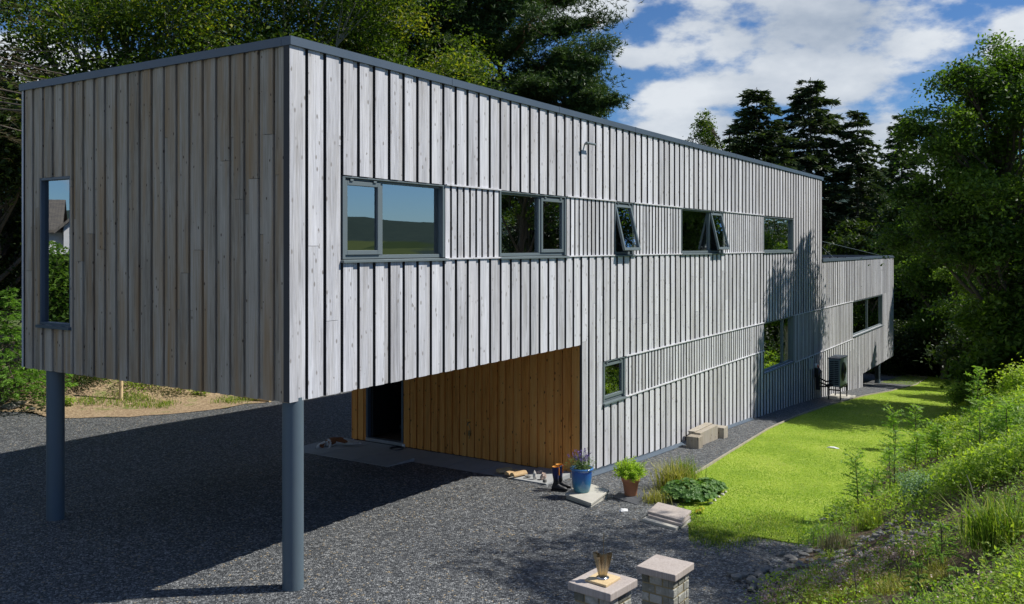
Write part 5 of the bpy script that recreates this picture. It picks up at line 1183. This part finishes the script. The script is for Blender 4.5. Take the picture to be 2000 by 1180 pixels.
# bank cover, lawn blades, rubble: uncountable
def in_view(x, y, z, m=60):
    if y < 2: return False
    px = 1000+1740*x/y; py = 480.5-1740*(z-CAMH)/y
    return -m < px < 2000+m and py < 1180+2*m
def bare(x, y):          # bare soil patches on the bank
    return noise.noise(Vector((x*.45+7, y*.28, 2))) > .10
def clear_spots():
    out = []
    for o in bpy.data.objects:
        g = o.get('group', '')
        if o.parent is None and g in ('young rowans on the bank', 'shrubs and weeds on the bank', 'grasses on the bank', 'young spruces on the bank'):
            k = .20 if 'rowan' in g else .42
            out.append((o.location.x, o.location.y, k)); d = math.hypot(o.location.x, o.location.y); f = (d-.40)/d
            if d < 18: out.append((o.location.x*f, o.location.y*f, k))
    return out
def bank_cover():
    CS = clear_spots()
    rng = np.random.default_rng(77); w1 = MB(); w2 = MB(); g1 = MB(); fl = MB(); cnt = 0
    for _ in range(60000):
        if cnt > 5600: break
        t = -6+rng.random()**1.25*50; u = rng.random()**1.15*6.5; s = lerp(SF, t)+u+.08; x, y = XY(t, s)
        if y < 3.5: continue
        z = ground(x, y)+.05
        if not in_view(x, y, z): continue
        if any((x-a)**2+(y-b)**2 < k*k for a, b, k in CS): continue
        d = math.hypot(x, y); bp_ = bare(x, y); near = d < 12
        if bp_ and rng.random() < .86: continue
        if u < 1.7 and rng.random() < (.80 if near else .5): continue
        if rng.random() > (1 if d > 9 else .8): continue
        cnt += 1
        dens = .5+.8*noise.noise(Vector((x*1.1, y*1.1, 5)))+.4
        ls = max(.038, .0036*d); h = (.08+.36*rng.random()*max(.2, dens))*(1.15 if u > 1.6 else .38); w = .16+.22*rng.random()+.008*d
        n = int(np.clip(46*(1.0 if near else .9), 10, 60)); a = rng.random(n)*6.28; l = np.sqrt(rng.random(n))*w; hh = h*(.25+.8*rng.random(n))*(1-.4*(l/w)**2)
        p = np.stack([x+np.cos(a)*l, y+np.sin(a)*l, z+hh], 1); kind = noise.noise(Vector((x*.9, y*.9, 11)))+.25*rng.normal(); tn = np.clip(.30+.4*hh/h+.15*rng.normal(size=n)+.3*noise.noise(Vector((x*.6, y*.6, 3))), 0, 1)
        leaf_quads(w1 if kind > -.05 else w2, p, ls, rng, up=1.1, tone=tn, aspect=.55 if kind > 0 else .36)
        if kind < -.22 or rng.random() < .12:
            nb = 14; b = np.stack([x+rng.normal(size=nb)*.13, y+rng.normal(size=nb)*.13, np.full(nb, z)], 1); blades(g1, b, h*.7+.06, max(.006, .0008*d), rng, .9, tone=np.clip(.35+.3*rng.random(nb)+.15*rng.normal(), 0, 1))
        if near and rng.random() < .035:
            c = np.array((x, y, z+h))+rng.normal(size=(24, 3))*np.array((.12, .12, .04)); leaf_quads(fl, c, .016, rng, aspect=.9)
    tag(w1.build('bank_weeds', M['weed'], loc=(0, 0, 0)), 'leafy weeds covering the bank', None, None, 'stuff'); tag(w2.build('bank_weeds', M['weed2'], loc=(0, 0, 0)), 'darker narrow leaved weeds on the bank', None, None, 'stuff')
    tag(g1.build('bank_grass', M['grass'], loc=(0, 0, 0)), 'loose grass growing through the weeds of the bank', None, None, 'stuff'); tag(fl.build('bank_flowers', M['pink'], loc=(0, 0, 0)), 'scattered pale pink flower heads on the near bank', None, None, 'stuff')
bank_cover()
def ground_flowers():
    rng = np.random.default_rng(9); fl = MB()
    for _ in range(420):
        px = 1490+rng.random()*330; py = 1182-(px-1490)*.30+rng.normal()*15
        p = at(px, min(1190, py)); c = np.array(p)+np.array((0, 0, .09))+rng.normal(size=(10, 3))*np.array((.03, .03, .012)); leaf_quads(fl, c, .026, rng, aspect=.9)
    gb_ = MB(); b = []
    for _ in range(700):
        px = 1580+rng.random()*280; p = at(px, min(1198, 1190-(px-1580)*.12+abs(rng.normal())*-28)); b += [(p.x+rng.normal()*.04, p.y+rng.normal()*.04, p.z) for _ in range(9)]
    blades(gb_, np.array(b), .13, .008, rng, .7); tag(gb_.build('dry_grass', M['straw'], loc=(0, 0, 0)), 'thin yellowing grass at the bottom of the near bank', None, None, 'stuff')
    tag(fl.build('stonecrop', M['pink'], loc=(0, 0, 0)), 'pale pink stonecrop flowering along the foot of the bank', None, None, 'stuff')
    mb = MB(); rr = random.Random(8)
    for _ in range(620):
        f = rr.random(); px = 1475+f*330+rr.gauss(0, 30); py = 1150-f*115+rr.gauss(0, 17)
        if py > 1195: continue
        p = at(px, py); sz = .035+.14*rr.random()**2.2; rock_mesh(mb, (p.x, p.y, p.z+.02), (sz*1.5, sz, sz*.6), rr, rr.random(), 1, rr.random()*6)
    tag(mb.build('rubble', M['rock'], loc=(0, 0, 0)), 'broken stone rubble along the foot of the near bank', None, None, 'stuff')
ground_flowers()
def lawn_blades():
    rng = np.random.default_rng(31); B_ = []
    def edge_s(t): return lerp([(a, b) for a, b in EDGE], t)
    while len(B_) < 150000:
        t = 5.3+rng.random()**1.7*40; s = rng.uniform(-.2 if t > 36 else .5, lerp(SF, t)+.1)
        if s < edge_s(max(t, EDGE[0][0])) and t < 38: continue
        if t < 7 and s < 2.2+(7-t)*.2: continue
        x, y = XY(t, s); B_.append((x, y, ground(x, y)+.008))
    B_ = np.array(B_); mb = MB(); nz_ = np.array([noise.noise(Vector((b[0]*.8, b[1]*.8, 3))) for b in B_]); blades(mb, B_, .018, .013, rng, 1.8, tone=np.clip(.5+.17*rng.normal(size=len(B_))+.40*nz_, 0, 1)); tag(mb.build('lawn_grass', M['turf'], loc=(0, 0, 0)), 'short mown grass blades of the lawn', None, None, 'stuff')
    # ragged lawn edges and weeds in the gravel
    mb = MB(); b = []
    for _ in range(9000):
        k = rng.random(); px = 1345+k*225; py = 1030+10*math.sin(k*6)+rng.normal()*13+8*k; p = at(px, py); b.append(tuple(p))
    b = np.array(b); blades(mb, b, .05, .009, rng, .8); tag(mb.build('edge_grass', M['grass'], loc=(0, 0, 0)), 'ragged grass where the lawn meets the gravel', None, None, 'stuff')
    mb = MB(); b = []
    for _ in range(900):
        px = rng.uniform(90, 520); py = rng.uniform(735, 800); p = at(px, py)
        if noise.noise(Vector((p.x*.7, p.y*.7, 0))) > .16: b += [(p.x+rng.normal()*.12, p.y+rng.normal()*.12, p.z+.03) for _ in range(14)]
    blades(mb, np.array(b), .10, .014, rng, .8); tag(mb.build('verge_grass', M['grass'], loc=(0, 0, 0)), 'sparse grass on the sandy verge', None, None, 'stuff')
lawn_blades()
# ------------------------------------------------------------------ across the drive: what the tall front window mirrors
def cottage():
    x, y = -30, 14.; z0 = ground(x, y); root = empty('white_cottage', (x, y, z0), 'white rendered cottage with a grey tiled roof, mirrored in the tall front window', 'house')
    mb = MB(); e = 4.72
    mb.box8([(-33, 13.97, z0-1), (-27, 13.97, z0-1), (-27, 21, z0-1), (-33, 21, z0-1), (-33, 13.97, e), (-27, 13.97, e), (-27, 21, e), (-33, 21, e)]); mb.add([(-33, 21, e), (-27, 21, e), (-30, 21, e+1.1)], [[0, 1, 2]])
    mb.box8([(-33, 9.5, z0-1), (-26.6, 9.5, z0-1), (-26.6, 13.95, z0-1), (-33, 13.95, z0-1), (-33, 9.5, e+.1), (-26.6, 9.5, e+.1), (-26.6, 13.95, e+.1), (-33, 13.95, e+.1)]); mb.add([(-26.61, 9.5, e+.1), (-26.61, 13.95, e+.1), (-26.61, 11.72, e+2.1)], [[0, 1, 2]])
    mb.build('wall', M['white'], root)
    m, nt, bs = mat_base('roof_tiles'); N = NT(nt); br = N.n('ShaderNodeTexBrick'); N.l(N.coord((1, 1, 1), None, (0, 0, math.pi/2)), br.inputs['Vector']); br.inputs['Scale'].default_value = 2.6
    br.inputs['Color1'].default_value = (.20, .18, .15, 1); br.inputs['Color2'].default_value = (.13, .12, .11, 1); br.inputs['Mortar'].default_value = (.05, .05, .05, 1); N.l(br.outputs[0], bs.inputs['Base Color']); bs.inputs['Roughness'].default_value = .9
    mb = MB()
    for xe in (-33.3, -26.75): mb.box8([(xe, 13.99, e-.1), (-30, 13.99, e+1.1), (-30, 21.2, e+1.1), (xe, 21.2, e-.1), (xe, 13.99, e), (-30, 13.99, e+1.2), (-30, 21.2, e+1.2), (xe, 21.2, e)])
    mb.build('roof', m, root); mb = MB()
    for ye in (9.2, 14.25): mb.box8([(-33, ye, e-.15), (-26.45, ye, e-.15), (-26.45, 11.72, e+2.12), (-33, 11.72, e+2.12), (-33, ye, e-.03), (-26.45, ye, e-.03), (-26.45, 11.72, e+2.24), (-33, 11.72, e+2.24)])
    mb.build('roof', m, root); mb = MB(); mb.box((-30, 19, e+1.6), (.6, .9, 1.2)); mb.build('chimney', M['white'], root)
cottage()
def hedge():
    rng = np.random.default_rng(41); z = ground(-16.5, 14); root = empty('tall_hedge', (-16.5, 14, z), 'tall green hedge across the drive, mirrored in the tall front window', 'hedge'); n = 42000
    p = np.stack([-16.5+rng.normal(size=n)*.55, rng.uniform(6, 20, n), z+rng.random(n)**.8*(4.30-z)], 1); p[:, 2] += .18*np.sin(p[:, 1]*1.3)+.12*np.sin(p[:, 1]*3.7); p[:, 0] += .35*np.sin(p[:, 1]*2+p[:, 2]*1.5)
    mb = MB(); leaf_quads(mb, p, .12, rng, tone=np.clip(.45+.2*rng.normal(size=n)+.15*np.sin(p[:, 1]*2.6+p[:, 2]*3), 0, 1)); mb.build('foliage', M['weed2'], root)
    mb = MB(); mb.box((-16.7, 13, (z+3.95)/2), (.5, 13.6, 3.95-z)); mb.build('dark_core', M['leaf_dark'], root)  # solid dark box added inside so no light shows through the leaves
    mb = MB()
    for k in range(15): mb.tube([(-16.5, 6.3+k, z-.1), (-16.5+rng.normal()*.1, 6.3+k, z+2.6)], .04, 6, caps=False)
    mb.build('stems', M['bark'], root)
hedge()
# a potted plant behind the small lower window
def houseplant():
    c = P(8.62, -.35, 1.10); root = empty('potted_houseplant', c, 'leafy plant in a terracotta pot behind the small lower window', 'potted plant'); mb = MB(); mb.lathe(c, [(0, 0), (.07, 0), (.095, .15), (.1, .16), (0, .15)], 20); mb.build('pot', M['terracotta'], root, smooth=True)
    rng = np.random.default_rng(2); mb = MB(); p = np.array(c)+np.array((0, 0, .33))+rng.normal(size=(70, 3))*np.array((.09, .09, .09)); leaf_quads(mb, p, .09, rng, aspect=.7); mb.build('foliage', M['mint'], root)
    mb = MB(); mb.wbox(8.2, 9.3, -.6, -.17, 1.06, 1.098); mb.build('window_shelf', M['white'], house)
houseplant()
